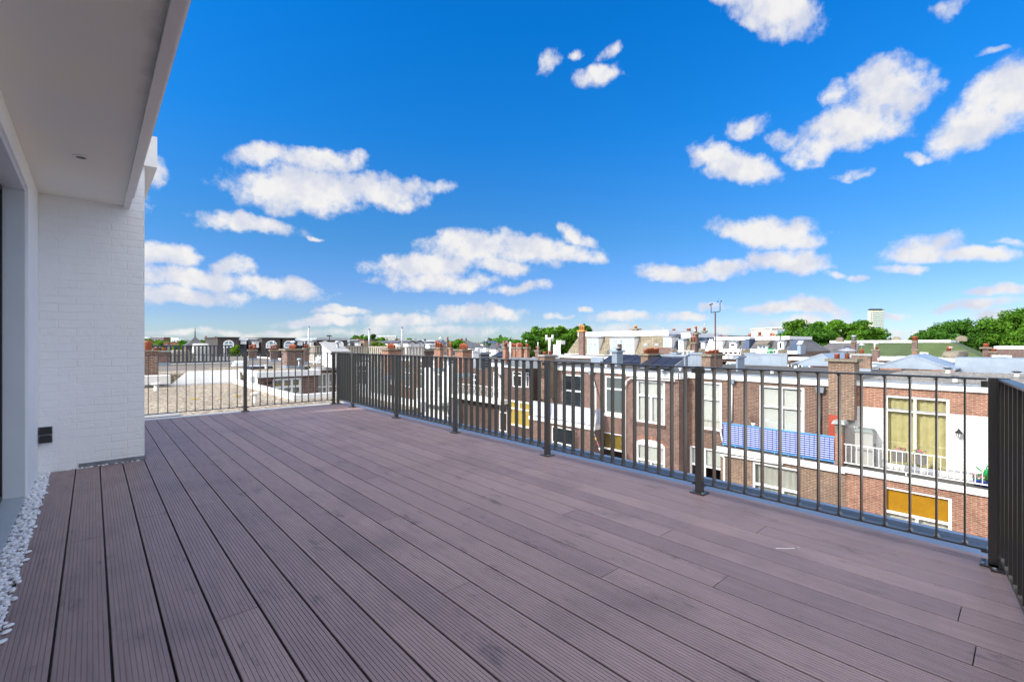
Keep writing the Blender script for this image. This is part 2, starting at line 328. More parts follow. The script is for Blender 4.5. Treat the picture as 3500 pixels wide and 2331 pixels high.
M['checkb'] = checks('blue_striped_screen', (.42, .46, .62), (.012, .04, .22), .17, .085)
M['checkw'] = checks('white_striped_screen', (.78, .80, .84), (.30, .36, .58), .3, .085)
M['bluerail'] = plain('light_blue_rail', (.10, .32, .62), .5, var=.08)
def foliage(name, a, b):
    k = NT(name); g = k.n('ShaderNodeNewGeometry')
    c = k.mix(g.outputs['Random Per Island'], a, b)
    c = k.mix(1.0, c, k.rng(k.noise(g.outputs['Position'], .5, 3), .3, .7, .7, 1.3), 'MULTIPLY')
    df = k.n('ShaderNodeBsdfDiffuse'); k.l(c, df.inputs[0]); tl = k.n('ShaderNodeBsdfTranslucent')
    c2 = k.mix(1.0, c, (1.2, 1.3, .5), 'MULTIPLY'); k.l(c2, tl.inputs[0])
    mx = k.n('ShaderNodeMixShader'); mx.inputs[0].default_value = .35
    k.l(df.outputs[0], mx.inputs[1]); k.l(tl.outputs[0], mx.inputs[2]); k.l(mx.outputs[0], k.o.inputs[0]); k.t.nodes.remove(k.b); return k.m
M['leaf'] = foliage('mid_green_leaves', (.05, .135, .013), (.12, .25, .03))
M['leafd'] = foliage('deep_green_leaves', (.034, .10, .015), (.078, .185, .027))
M['leafy'] = foliage('yellow_green_leaves', (.09, .17, .02), (.18, .29, .04))

# ================================================================== mesh helpers
def link(name, v, f, mat, parent=None, smooth=False):
    org = Vector((0, 0, 0)); q = parent
    while q is not None: org += q.location; q = q.parent
    me = bpy.data.meshes.new(name); me.from_pydata([Vector(p)-org for p in v], [], f)
    if mat is not None: me.materials.append(M[mat] if isinstance(mat, str) else mat)
    if smooth: me.polygons.foreach_set('use_smooth', [True]*len(me.polygons))
    me.update(); o = bpy.data.objects.new(name, me); COL.objects.link(o)
    if parent is not None: o.parent = parent
    return o
def tag(o, label, cat, group=None):
    o['label'] = label; o['category'] = cat
    if group: o['group'] = group
    return o
def thing(name, label, cat, loc, group=None):
    o = bpy.data.objects.new(name, None); COL.objects.link(o); o.location = loc; o.empty_display_size = .3
    return tag(o, label, cat, group)
def setkind(o, kind): o['kind'] = kind; return o
IDT = lambda s, n, z: (s, n, z)
class MB:
    """collects shapes; T maps (s, n, z) -> world"""
    def __init__(s, T=IDT): s.v = []; s.f = []; s.T = T
    def pts(s, P, F):
        o = len(s.v); s.v += [s.T(*p) for p in P]; s.f += [tuple(i+o for i in f) for f in F]; return s
    def box(s, a, b, c, d, e, f):
        return s.pts([(a, c, e), (b, c, e), (b, d, e), (a, d, e), (a, c, f), (b, c, f), (b, d, f), (a, d, f)],
                     [(0, 3, 2, 1), (4, 5, 6, 7), (0, 1, 5, 4), (1, 2, 6, 5), (2, 3, 7, 6), (3, 0, 4, 7)])
    def quad(s, *P): return s.pts(P, [tuple(range(len(P)))])
    def prism(s, poly, z0, z1):
        n = len(poly); P = [(x, y, z0) for x, y in poly]+[(x, y, z1) for x, y in poly]
        return s.pts(P, [tuple(range(n))[::-1], tuple(range(n, 2*n))]+[(i, (i+1) % n, (i+1) % n+n, i+n) for i in range(n)])
    def frust(s, a, b, c, d, e, f, i0, j0, i1=None, j1=None):      # box whose top is inset
        i1 = i0 if i1 is None else i1; j1 = j0 if j1 is None else j1
        return s.pts([(a, c, e), (b, c, e), (b, d, e), (a, d, e), (a+i0, c+j0, f), (b-i1, c+j0, f), (b-i1, d-j1, f), (a+i0, d-j1, f)],
                     [(0, 3, 2, 1), (4, 5, 6, 7), (0, 1, 5, 4), (1, 2, 6, 5), (2, 3, 7, 6), (3, 0, 4, 7)])
    def lathe(s, x, y, prof, n=12):      # prof: (r, z) bottom to top
        P = []; F = []
        for r, z in prof:
            for i in range(n): P.append((x+r*math.cos(2*math.pi*i/n), y+r*math.sin(2*math.pi*i/n), z))
        for j in range(len(prof)-1):
            for i in range(n): F.append((j*n+i, j*n+(i+1) % n, (j+1)*n+(i+1) % n, (j+1)*n+i))
        F.append(tuple(range(n))[::-1]); F.append(tuple((len(prof)-1)*n+i for i in range(n)))
        return s.pts(P, F)
    def bar(s, p, q, r, n=6, r2=None):
        p = Vector(s.T(*p)); q = Vector(s.T(*q)); d = (q-p).normalized(); a = d.orthogonal().normalized(); b = d.cross(a); r2 = r if r2 is None else r2
        o = len(s.v)
        for c, rr in ((p, r), (q, r2)):
            for i in range(n): t = 2*math.pi*i/n; s.v.append(tuple(c+a*rr*math.cos(t)+b*rr*math.sin(t)))
        s.f += [(o+i, o+(i+1) % n, o+n+(i+1) % n, o+n+i) for i in range(n)]+[tuple(o+i for i in range(n))[::-1], tuple(o+n+i for i in range(n))]
        return s
    def path(s, P, r, n=6):
        for a, b in zip(P[:-1], P[1:]): s.bar(a, b, r, n)
        return s
    def build(s, name, mat, parent=None, smooth=False): return link(name, s.v, s.f, mat, parent, smooth)
class Fr:
    """a wall plane: kind 'X' (x = P, faces -x) or 'Y' (y = P, faces -y); s runs along it, n into it"""
    def __init__(s, kind, P): s.k = kind; s.P = P
    def T(s, a, n, z): return (s.P+n, a, z) if s.k == 'X' else (a, s.P+n, z)
    def t(s, px): a, b = ray(px); return s.P/(a if s.k == 'X' else b)
    def s(s_, px): a, b = ray(px); t = s_.t(px); return b*t if s_.k == 'X' else a*t
    def z(s, p): return EYE+(CY-p[1])/FPX*s.t(p[0])
    def rect(s, conv, xl, xr, yt, yb):      # left/right columns, top and bottom rows read at the left edge
        a = s.s(conv(xl, 0)[0]); b = s.s(conv(xr, 0)[0]); return min(a, b), max(a, b), s.z(conv(xl, yb)), s.z(conv(xl, yt))
    def mb(s): return MB(s.T)
def zat(d, py): return EYE+(CY-py)/FPX*d
def at(px, d): a, b = ray(px); return a*d, b*d
def cpy(o, parent=None, loc=None):
    c = o.copy(); COL.objects.link(c)
    if parent is not None: c.parent = parent
    if loc is not None: c.location = loc
    return c
def copy_thing(o, loc, label):
    c = cpy(o, None, loc); c['label'] = label
    for ch in list(o.children):
        d = cpy(ch, c)
        for g in list(ch.children): cpy(g, d)
    return c

# ================================================================== the terrace
# ---- decking: one grooved board per run, real gaps between boards
PITCH = .1775; X0 = .4115; GAP = .009; DE_X = 3.90; DE_Y = 9.52; DE_Y0 = -3.0
joints = [(197, 1239), (353, 1185), (482, 1157), (605, 1224), (642, 1123), (547, 1410), (895, 1193), (1003, 1067), (1050, 1350),
          (1087, 1165), (1400, 1317), (1652, 1339), (1745, 1220), (1525, 1228), (1130, 1065), (850, 1100), (1300, 1180), (760, 1025)]
cuts = {}
for jx, jy in joints:
    px, py = jx*3500/2354, jy*3500/2354; d = EYE*FPX/(py-CY); a, b = ray(px); i = math.floor((a*d-X0)/PITCH); cuts.setdefault(i, []).append(b*d)
mb = MB()
rd = random.Random(3)
for i in range(-4, 20):
    xa = X0+i*PITCH+GAP/2; xb = min(X0+(i+1)*PITCH-GAP/2, DE_X)
    if xb-xa < .03: continue
    ys = sorted([DE_Y0]+cuts.get(i, [])+([rd.uniform(-2, .3)])+([rd.uniform(6.6, 9)] if rd.random() < .3 else [])+[DE_Y])
    if i < -0 and False: pass
    # cross profile with nine grooves
    prof = [(xa, -.02), (xa, -.002), (xa+.002, 0)]; ng = 9; gp = (PITCH-GAP)/(ng+1)
    for k2 in range(1, ng+1):
        xc = xa+gp*k2
        if xc+.004 > xb: break
        prof += [(xc-.0015, 0), (xc-.0010, -.0028), (xc+.0010, -.0028), (xc+.0015, 0)]
    prof += [(xb-.002, 0), (xb, -.002), (xb, -.02)]
    y_end = DE_Y if xa > .40 else 6.33
    for y0, y1 in zip(ys[:-1], ys[1:]):
        y0 += .002; y1 -= .002
        if y0 > y_end: continue
        y1 = min(y1, y_end)
        n = len(prof); P = [(x, y0, z) for x, z in prof]+[(x, y1, z) for x, z in prof]
        mb.pts(P, [(j, j+1, j+1+n, j+n) for j in range(n-1)]+[tuple(range(n)), tuple(range(n, 2*n))[::-1]])
setkind(mb.build('deck', 'deck'), 'structure')
setkind(MB().box(-.295, 3.89, DE_Y0, 9.50, -.06, -.03).build('deck_underlay', 'black'), 'structure')
# ---- roof edge strips
setkind(MB().box(3.91, 4.10, -.6, 9.75, -.10, -.004).build('roof_edge', 'flash'), 'structure')
setkind(MB().box(.2, 3.905, 9.53, 9.66, -.10, .006).build('roof_edge_far', 'flashw'), 'structure')
setkind(MB().box(4.105, 4.16, -.6, 9.75, -.10, .03).build('roof_edge_lip', 'flash'), 'structure')

# ---- railings
def railing(label, A, B, posts, nbar, foot_side, skip_end=False):
    """A, B: ends in plan; posts: distances along AB; flat balusters set across the line"""
    A = Vector(A); B = Vector(B); d = (B-A).normalized(); n = Vector((-d.y, d.x)) * foot_side; L = (B-A).length
    root = thing('railing', label, 'railing', (A.x, A.y, 0), 'black steel railings around the deck')
    def T(s, q, z): p = A+d*s+n*q; return (p.x, p.y, z)
    ps = posts
    for a, b in zip(ps[:-1], ps[1:]):
        MB(T).box(a+.034, b-.034, -.026, .026, 1.041, 1.051).build('top_rail', 'rail', root)
        MB(T).box(a+.034, b-.034, -.025, .025, .082, .092).build('bottom_rail', 'rail', root)
    def bal(s):
        m = MB(T).box(s-.004, s+.004, -.025, .025, .0925, 1.0405)
        for z, q in ((1.0405, -1), (.0925, 1)):     # little weld flares at both ends
            m.pts([(s-.014, -.025, z), (s-.004, -.025, z+q*.014), (s-.004, .025, z+q*.014), (s-.014, .025, z)], [(0, 1, 2, 3)])
            m.pts([(s+.014, -.025, z), (s+.004, -.025, z+q*.014), (s+.004, .025, z+q*.014), (s+.014, .025, z)], [(0, 1, 2, 3)])
        return m
    for a, b, nb in zip(ps[:-1], ps[1:], nbar):
        for i in range(nb): bal(a+(b-a)*(i+1)/(nb+1)).build('baluster', 'rail', root)
    for s in ps:
        p = MB(T).box(s-.028, s+.028, -.022, .022, .012, 1.054).build('post', 'rail', root)
        f = MB(T).box(s-.06, s+.06, -.055, .055, .001, .011)
        f.build('base_plate', 'rail', p)
        for q in (-1, 1):
            for w in (-1, 1):
                P_ = T(s+q*.046, w*.04, 0)
                MB().lathe(P_[0], P_[1], [(.009, .0112), (.009, .02), (.004, .022)], 8).build('bolt', 'steel', p)
        for g in ([-1] if s > .05 else [])+([1] if s < L-.05 else []):
            a, b = sorted((s+g*.0285, s+g*.056))
            MB(T).box(a, b, -.028, -.022, 1.00, 1.035).build('rail_bracket', 'rail', p)
            MB(T).box(a, b, -.028, .028, .070, .080).build('rail_bracket', 'rail', p)
    return root
YS = [9.535, 8.807, 7.057, 5.367, 3.594, 1.846, .134]
railing('longest black railing, along the right of the deck facing the brick houses', (3.76, 9.535), (3.76, .134), [9.535-y for y in YS], [5, 13, 13, 13, 13, 13], 1)
railing('black railing across the far end of the deck in front of the gravel roof', (3.70, 9.57), (.36, 9.57), [0.02, 1.63, 3.28], [12, 12], 1)
railing('dark railing at the right edge of the picture, seen almost end on', (3.72, .10), (2.30, -.10), [.0, 1.42], [11], 1)

# ---- own building
house = thing('white_house', 'white rendered house beside the deck with overhanging eave and painted brick end wall', 'house', (-.4, 6.35, 0))
H = house
MB().box(-3.0, .416, 6.35, 9.53, -.02, 3.13).build('brick_wall', 'paintbrick', H)
MB().box(-3.0, .52, 6.29, 9.60, 3.132, 3.46).build('coping', 'trim', H)
MB().box(-.10, .425, 6.335, 6.349, .0, .045).build('lead_flashing', 'lead', H)
MB().box(.417, .43, 6.35, 9.50, .0, .05).build('lead_flashing', 'lead', H)
MB().box(-.60, -.385, 5.40, 6.349, -.02, 2.679).build('wall', 'plaster', H)
MB().box(-.60, -.385, -4, 5.399, 2.50, 2.679).build('lintel', 'plaster', H)
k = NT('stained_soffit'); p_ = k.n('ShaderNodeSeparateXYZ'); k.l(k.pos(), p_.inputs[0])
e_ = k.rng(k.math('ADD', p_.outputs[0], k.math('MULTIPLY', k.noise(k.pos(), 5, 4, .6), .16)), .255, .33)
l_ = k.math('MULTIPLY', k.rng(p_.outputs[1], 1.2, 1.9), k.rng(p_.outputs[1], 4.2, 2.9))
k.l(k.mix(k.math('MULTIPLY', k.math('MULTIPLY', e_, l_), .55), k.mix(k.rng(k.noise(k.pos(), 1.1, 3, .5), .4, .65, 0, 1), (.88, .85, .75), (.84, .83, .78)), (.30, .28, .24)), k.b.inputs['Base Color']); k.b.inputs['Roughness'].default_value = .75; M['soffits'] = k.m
MB().box(-.415, .24, -4, 6.349, 2.68, 2.95).build('soffit', 'soffits', H)
MB().box(.2405, .292, -4, 6.349, 2.655, 2.96).build('fascia', 'trim', H)
MB().box(.2925, .325, -4, 6.30, 2.76, 3.0).build('drip_edge', 'trim', H)
dl = MB().lathe(.02, 0, [(.001, 0)], 3)
px, py = 277, 536; dd_ = (2.68-EYE)*FPX/(CY-py); lx, ly = at(px, dd_)
dl = MB().lathe(lx, ly, [(.001, 2.672), (.032, 2.672), (.034, 2.672), (.050, 2.673), (.052, 2.6795)], 24).build('downlight', 'trim', H)
MB().lathe(lx, ly, [(.001, 2.6712), (.031, 2.6714), (.031, 2.6716)], 20).build('lamp', 'cap', dl)
w = MB().box(-.575, -.40, 5.35, 5.399, .03, 2.499).box(-.575, -.40, -4, 5.35, 2.46, 2.499).build('door_frame', 'jamb', H)
m = MB().box(-.56, -.52, 5.315, 5.349, .03, 2.46)
for y in (3.7, 2.0, .3, -1.4): m.box(-.56, -.52, y, y+.05, .03, 2.42)
m.box(-.56, -.52, -4, 5.315, .03, .07).box(-.56, -.52, -4, 5.315, 2.42, 2.46).build('sash', 'black', w)
MB().box(-.545, -.535, -4, 5.3, .08, 2.41).build('pane', 'glass', w)
MB().box(-.60, -.59, 3.76, 5.3, .08, 2.41).build('blind', 'lace', w)
MB().box(-.60, -.400, -4, 5.41, -.02, .028).build('sill', 'sill', H)
MB().box(-6, -.62, -4, 9.4, 2.96, 4.05).build('upper_wall', 'plaster', H)
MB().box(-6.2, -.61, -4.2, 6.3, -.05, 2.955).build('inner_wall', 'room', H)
MB().box(-2.6, -1.3, 10.5, 11.1, -.3, 3.54).build('chimney', 'brown', H)  # unseen block added behind the end wall to shade the far deck corner
MB().box(-6, 4.10, -6, 9.70, -11, -.101).build('lower_wall', 'brown', H)
# outdoor socket on the end wall
q = thing('outdoor_socket', 'black double electrical socket low on the white brick wall', 'socket', (-.33, 6.34, .28))
sx = lambda px: 6.34/ray(px)[1]*ray(px)[0]
xa, xb = sx(132*1.0), sx(181)
zt = zat(6.34/ray(155)[1], 1457); zb = zat(6.34/ray(155)[1], 1513); zm = (zt+zb)/2
bk = MB().box(xa, xb, 6.325, 6.349, zb, zt).build('back_plate', 'jamb', q)
for z0, z1 in ((zb+.004, zm-.006), (zm+.006, zt-.004)):
    c = MB().frust(xa+.004, xb-.004, 6.295, 6.325, z0, z1, .002, .006, .002, 0).build('flap_cover', 'black', q)
    MB().box(xb-.018, xb-.008, 6.288, 6.296, (z0+z1)/2-.008, (z0+z1)/2+.008).build('finger_tab', 'black', c)
# ---- white pebbles
def ico(): 
    bm = bmesh.new(); bmesh.ops.create_icosphere(bm, subdivisions=2, radius=1); v = [tuple(a.co) for a in bm.verts]; f = [tuple(b.index for b in a.verts) for a in bm.faces]; bm.free(); return v, f
IV, IF = ico()
def pebble(x, y, z, s, rot, fl, lo):
    c, sn = math.cos(rot), math.sin(rot); out = []
    for a, b, d in IV:
        a *= s*lo; b *= s; d *= s*fl; out.append((x+a*c-b*sn, y+a*sn+b*c, z+d))
    return out
rp = random.Random(11); V = []; F = []
def addp(x, y, z, s):
    o = len(V); V.extend(pebble(x, y, z, s, rp.uniform(0, 3.1), rp.uniform(.55, .85), rp.uniform(1.0, 1.4))); F.extend([tuple(i+o for i in f) for f in IF])
y = 1.2
while y < 6.34:
    for k2 in range(8): addp(rp.uniform(-.397, -.300), y+rp.uniform(-.02, .02), rp.uniform(-.022, .010), rp.uniform(.008, .0135))
    y += .014
for k2 in range(30): addp(rp.uniform(-.305, -.282), rp.uniform(1.9, 6.2), rp.uniform(.002, .010), rp.uniform(.009, .014))
for k2 in range(40): addp(rp.uniform(-.29, .40), 6.333+rp.uniform(-.012, .004), rp.uniform(.0, .006), rp.uniform(.006, .011))
o = link('pebbles', V, F, 'pebble', None, True); setkind(o, 'stuff'); tag(o, 'white rounded pebbles filling the strip beside the door sill', 'pebbles')
setkind(MB().box(-.40, -.295, -4, 6.349, -.06, -.028).build('pebble_bed', 'black'), 'structure')
for (X_, Y_, lab) in ((96, 1890, 'single white pebble lying on the board by the middle of the pebble strip'), (88, 1917, 'lone white pebble lying just nearer than another loose one by the strip'), (30, 2143, 'upper of two loose white pebbles close together on the front board'), (22, 2164, 'lower of two loose white pebbles close together on the front board'), (6, 2198, 'loose white pebble nearest the bottom left of the deck')):
    d = EYE*FPX/(Y_-CY); x, y = at(X_, d); V2 = pebble(x, y, .008, .0125, rp.uniform(-.4, .4)+.5, .55, 1.6)
    tag(link('pebble', V2, IF, 'pebble', None, True), lab, 'pebble', 'loose pebbles on the deck')
# droppings mark
d = EYE*FPX/(1874-CY); x, y = at(2652, d)
m = MB(); pts = [(0, 0), (.03, -.03), (.05, -.05), (.085, -.075)]
for (a, b), (c, e2) in zip(pts[:-1], pts[1:]): m.bar((x+a, y+b, .0015), (x+c, y+e2, .0015), .003, 5)
m.bar((x+.115, y-.085, .0015), (x+.12, y-.09, .0015), .002, 5)
tag(m.build('paint_fleck', 'white'), 'thin white fleck of dried paint on the deck boards at right', 'paint fleck')
# ================================================================== shared rooftop builders
GC = 'chimneys on the rooftops'
def pot(mbx, x, y, z, r, h, n=12):
    return mbx.lathe(x, y, [(r, z), (r*.93, z+h*.75), (r*1.06, z+h*.78), (r*1.06, z+h), (r*.8, z+h), (r*.78, z+h*.6)], n)
def chimney(label, conv, pl, pc, pr, ptop, pbase, d, mat='brown', capm='cap', pots=0, potr=.11, poth=.3, cowls=(), capt=None, flash=True, potm='pot', over=.06, zb=None, group=GC, pothalf=None):
    """near corner at column pc and depth d; its lit face runs back to column pl, its shaded face runs right to pr"""
    (PL, _), (PC, TY), (PR, _) = conv(pl, 0), conv(pc, ptop), conv(pr, 0)
    x0, y0 = at(PC, d); a, b = ray(PL); y1 = b*x0/a if a > 1e-3 and PL < PC else y0+.8; a, b = ray(PR); x1 = a*y0/b
    if pl is None or y1 > y0+3: y1 = y0+.8
    zt = zat(d, TY); z0 = zb if zb is not None else zat(d, conv(0, pbase)[1])
    ct = capt or max(.06, .05*d/15)
    root = thing('chimney', label, 'chimney', (x0, y0, z0), group)
    MB().box(x0, x1, y0, y1, z0-.05, zt-ct).build('shaft', mat, root)
    MB().box(x0-over, x1+over, y0-over, y1+over, zt-ct+.001, zt).build('cap', capm, root)
    if flash: MB().box(x0-.02, x1+.02, y0-.02, y1+.02, z0-.05, z0+.14).build('flashing', 'zinc', root)
    w = x1-x0; L = y1-y0; along = w >= L
    for i in range(pots):
        t = (i+.5)/pots
        px_, py_ = (x0+w*t, (y0+y1)/2) if along else ((x0+x1)/2, y0+L*t)
        r = min(potr, (w if along else L)/pots*.42)
        p = pot(MB(), px_, py_, zt+.001, r, poth*(.8+.4*((i*37) % 5)/5)).build('pot', potm, root, True)
        if i in cowls:
            MB().lathe(px_, py_, [(.012, zt+poth), (.012, zt+poth*1.5), (r*1.5, zt+poth*1.5), (r*.9, zt+poth*1.75), (.01, zt+poth*1.9)], 10).build('cowl', 'steel', p)
    return root
def vent(label, conv, px, pybase, pytop, d, mat='offwhite', capm=None, r=.05, group='roof vents'):
    PX, PY = conv(px, pybase); x, y = at(PX, d); z0 = zat(d, PY); z1 = zat(d, conv(px, pytop)[1]); h = z1-z0
    root = thing('roof_vent', label, 'roof vent', (x, y, z0), group)
    MB().lathe(x, y, [(r*1.3, z0-.03), (r, z0+h*.12), (r, z1-h*.22)], 12).build('pipe', mat, root, True)
    MB().lathe(x, y, [(r*.6, z1-h*.3), (r*2.1, z1-h*.2), (r*1.9, z1-h*.08), (r*1.1, z1), (.01, z1+.002)], 14).build('cap', capm or mat, root, True)
    return root
def wall_open(fr, s0, s1, z0, z1, ops, t=.22):
    m = fr.mb(); S_ = sorted(set([s0, s1]+[v for o in ops for v in o[:2] if s0 < v < s1])); Z = sorted(set([z0, z1]+[v for o in ops for v in o[2:4] if z0 < v < z1]))
    for a, b in zip(S_[:-1], S_[1:]):
        for c, d in zip(Z[:-1], Z[1:]):
            ms, mz = (a+b)/2, (c+d)/2
            if any(o[0] < ms < o[1] and o[2] < mz < o[3] for o in ops): continue
            m.quad((a, 0, c), (b, 0, c), (b, 0, d), (a, 0, d))
    for (a, b, c, d) in [o[:4] for o in ops]:
        m.quad((a, 0, c), (a, t, c), (a, t, d), (a, 0, d)); m.quad((b, 0, c), (b, t, c), (b, t, d), (b, 0, d))
        m.quad((a, 0, c), (b, 0, c), (b, t, c), (a, t, c)); m.quad((a, 0, d), (b, 0, d), (b, t, d), (a, t, d))
    return m
def window(fr, parent, r, mull=(), trans=(), fw=.07, glass='glass', back=None, rec=.03, name='window', split=None, room=True):
    """r = (s0, s1, z0, z1); back = list of (kind, material, z0frac, z1frac) behind the pane; split limits mullions to below/above a transom"""
    s0, s1, z0, z1 = r; w = s1-s0; h = z1-z0
    m = fr.mb().box(s0, s0+fw, rec, rec+.09, z0, z1).box(s1-fw, s1, rec, rec+.09, z0, z1).box(s0+fw, s1-fw, rec, rec+.09, z1-fw, z1).box(s0+fw, s1-fw, rec, rec+.09, z0, z0+fw)
    zs = [z0+fw]+[z0+h*t for t in trans]
    for t in trans: m.box(s0+fw, s1-fw, rec+.002, rec+.088, z0+h*t-fw*.5, z0+h*t+fw*.5)
    for u in mull:
        top = z1-fw
        if split == 'below' and trans: top = z0+h*max(trans)-fw*.5
        m.box(s0+w*u-fw*.45, s0+w*u+fw*.45, rec+.004, rec+.086, z0+fw, top)
    f = m.build(name, 'white', parent)
    fr.mb().box(s0+fw*.5, s1-fw*.5, rec+.04, rec+.048, z0+fw*.5, z1-fw*.5).build('pane', glass, f)
    for b in (back or ()):
        kind, mat, f0, f1 = b; za, zb = z0+h*f0, z0+h*f1
        if kind == 'curtain':
            c = fr.mb(); n = max(6, int(w/.05)); P = []
            for i in range(n+1):
                s = s0+fw*.6+(w-fw*1.2)*i/n; nn = rec+.20+.035*math.sin(i*1.35)+.015*math.sin(i*2.9+1)
                P += [(s, nn, za), (s, nn, zb)]
            c.pts(P, [(2*i, 2*i+2, 2*i+3, 2*i+1) for i in range(n)]); c.build('curtain', mat, f, True)
        else: fr.mb().box(s0+fw*.6, s1-fw*.6, rec+.13, rec+.136, za, zb).build('blind', mat, f)
    return f
def house_thing(name, label, loc, group='terraced houses opposite', cat='house'): return thing(name, label, cat, loc, group)

# ================================================================== ground far below and beyond
gm = MB(); gm.quad((-6000, -6000, -11.0), (9000, -6000, -11.0), (9000, 9000, -11.0), (-6000, 9000, -11.0))
setkind(gm.build('ground', 'farland'), 'structure')
setkind(MB().quad((4.2, -30, -10.99), (21, -30, -10.99), (21, 110, -10.99), (4.2, 110, -10.99)).build('garden_lawn', 'grass'), 'structure')
setkind(MB().quad((13, -30, -10.98), (21.1, -30, -10.98), (21.1, 60, -10.98), (13, 60, -10.98)).build('garden_paving', 'pavement'), 'structure')

# ================================================================== our own block: neighbouring flat roofs to the left
nb = thing('terraced_house', 'gravel roofed house next door behind the far black railing', 'house', (0, 9.8, -11), 'houses of our own block')
m = MB().prism([(-9, 9.72), (5.9, 9.72), (5.9, 13.35), (4.15, 13.35), (4.15, 20.55), (-9, 20.55)], -11, -.42); m.build('wall', 'brown', nb)
m = MB().prism([(-9, 9.73), (5.85, 9.73), (5.85, 13.30), (4.10, 13.30), (4.10, 20.5), (-9, 20.5)], -.419, -.30); m.build('roof', 'gravel', nb)
MB().box(4.02, 4.20, 13.45, 20.6, -.41, -.16).build('coping', 'white', nb)
MB().box(4.02, 5.95, 13.28, 13.448, -.41, -.165).build('coping', 'white', nb)
MB().box(5.80, 5.97, 9.72, 13.275, -.41, -.17).build('coping', 'white', nb)
fy = Fr('Y', 20.6)
xa, xb = fy.s(g1(640, 0)[0]), fy.s(g1(1990, 0)[0])
m = MB().box(-.6, 4.46, 20.6, 20.8, -.40, -.24)
m.build('kerb', 'white', nb)
m = MB().frust(xa, xb+.05, 20.62, 20.95, -.239, .19, .5, .22, 0, 0); m.build('raised_upstand', 'offwhite', nb)
m = MB(); 
for i in range(4): m.box(xa+.25+i*.52, xa+.70+i*.52, 20.60, 20.616, -.12, -.115)
m.build('upstand_seam', 'greyc', nb)
m = MB().box(.2, xa-.08, 20.3, 20.9, -.2, .1); m.build('gutter_box', 'offwhite', nb)
# second house of the block
h2 = thing('terraced_house', 'brown brick extension in the light well with a white framed window and white cornice', 'house', (5.5, 18.8, -11), 'houses of our own block')
f2 = Fr('Y', 18.8)
sa, sb = f2.s(g2(180, 0)[0]), f2.s(g2(1405, 0)[0])
wr = f2.rect(g2, 487, 1065, 968, 1330); 
wall_open(f2, sa, sb, -6, .0, [wr]).box(sa, sb, 3.0, 3.1, -6, 0).build('wall', 'purple', h2)
MB().box(sa, sa+.02, 18.8, 21.8, -6, .0).build('side_wall', 'white', h2)
MB().box(sb-.02, sb, 18.8, 24, -6, .0).build('side_wall', 'purple', h2)
MB().box(sa-.06, sb+.08, 18.70, 18.93, -.02, .185).build('cornice', 'white', h2)
MB().box(sa-.06, sa+.1, 18.931, 21.5, -.02, .185).build('cornice', 'white', h2)
MB().box(sb-.1, sb+.08, 18.931, 19.6, -.02, .19).build('cornice', 'white', h2)
window(f2, h2, wr, mull=(.36, .66), trans=(.50,), fw=.08, back=[('curtain', 'lace', .02, .96), ('blind', 'ochre', .5, .7)])
vr = f2.rect(g2, 335, 465, 1020, 1080); m = f2.mb()
for i in range(5): m.box(vr[0], vr[1], -.015, 0, vr[2]+i*(vr[3]-vr[2])/5, vr[2]+(i+.6)*(vr[3]-vr[2])/5)
m.build('vent_grille', 'black', h2)
m = MB().box(sa-.30, sa-.12, 18.6, 18.75, -.22, .05); m.bar((sa-.21, 18.68, -.2), (sa-.21, 18.68, -3), .04, 8); m.build('downspout', 'white', h2)
MB().box(-9, sb-.02, 20.96, 23.5, -.2, .10).box(sa+.01, sb-.03, 18.95, 20.95, -.2, .10).build('roof', 'gravel', h2)
# third house of the block with its glazed rear room
h3 = thing('terraced_house', 'set back house with curtained glazing beside the light well, pale flat roof behind', 'house', (8, 23, -11), 'houses of our own block')
f3 = Fr('Y', 23.5)
sc, sd = f3.s(g2(1380, 0)[0]), f3.s(g2(2000, 0)[0])
z0_, z1_ = f3.z(g2(1500, 800)), f3.z(g2(1500, 725))
f3.mb().box(sc-.3, sd, -.05, .2, z0_, z1_).build('cornice', 'white', h3)
zb_ = f3.z(g2(1500, 858))
f3.mb().box(sc-.3, sd, 0, .25, zb_, z0_).build('brick_band', 'purple', h3)
f3.mb().box(sc-.3, sd, .3, .5, -6, zb_).build('wall', 'purple', h3)
for a in range(3):
    L = (sd-sc)/3; window(f3, h3, (sc+a*L, sc+(a+1)*L-.03, -3.2, zb_-.002), mull=(.5,), trans=(.77,), fw=.07, back=[('curtain', 'greyc', .02, .98)], rec=.0, room=False)
MB().box(-9, sd, 23.6, 46, -.2, .08).build('roof', 'bitumenl', h3)
MB().box(-9, sd, 25, 46, -11, -.21).build('lower_wall', 'brown', h3)
MB().box(3.9, 8.6, 23.55, 24.6, .081, .12).build('gravel_strip', 'gravel', h3)
MB().box(sd-.15, sd+.05, 23.9, 46, -.4, .16).build('coping', 'offwhite', h3)

# ---- things standing on those roofs
chimney('large brown chimney with a tall clay pot, nearest the white wall', g1, 55, 66, 358, 398, 1085, 16.5, 'brown', 'cap', 0, zb=-.3)
def big_pot(label, conv, px0, px1, pt, pb, d, mat='pot', cowl=False):
    xa, ya = at(conv((px0+px1)/2, 0)[0], d); r = abs(conv(px1, 0)[0]-conv(px0, 0)[0])/2*d/FPX; z0 = zat(d, conv(0, pb)[1]); z1 = zat(d, conv(0, pt)[1])
    root = thing('chimney_pot', label, 'chimney pot', (xa, ya, z0), 'chimney pots on their own')
    pot(MB(), xa, ya, z0, r, z1-z0, 16).build('pot', mat, root, True)
    if cowl:
        MB().lathe(xa, ya, [(r*.08, z1), (r*.08, z1+r*.8)], 6).build('stem', 'steel', root)
        MB().lathe(xa, ya, [(r*1.5, z1+r*.8), (r*1.1, z1+r*1.25), (.01, z1+r*1.5)], 16).build('cowl', 'steel', root)
    return root
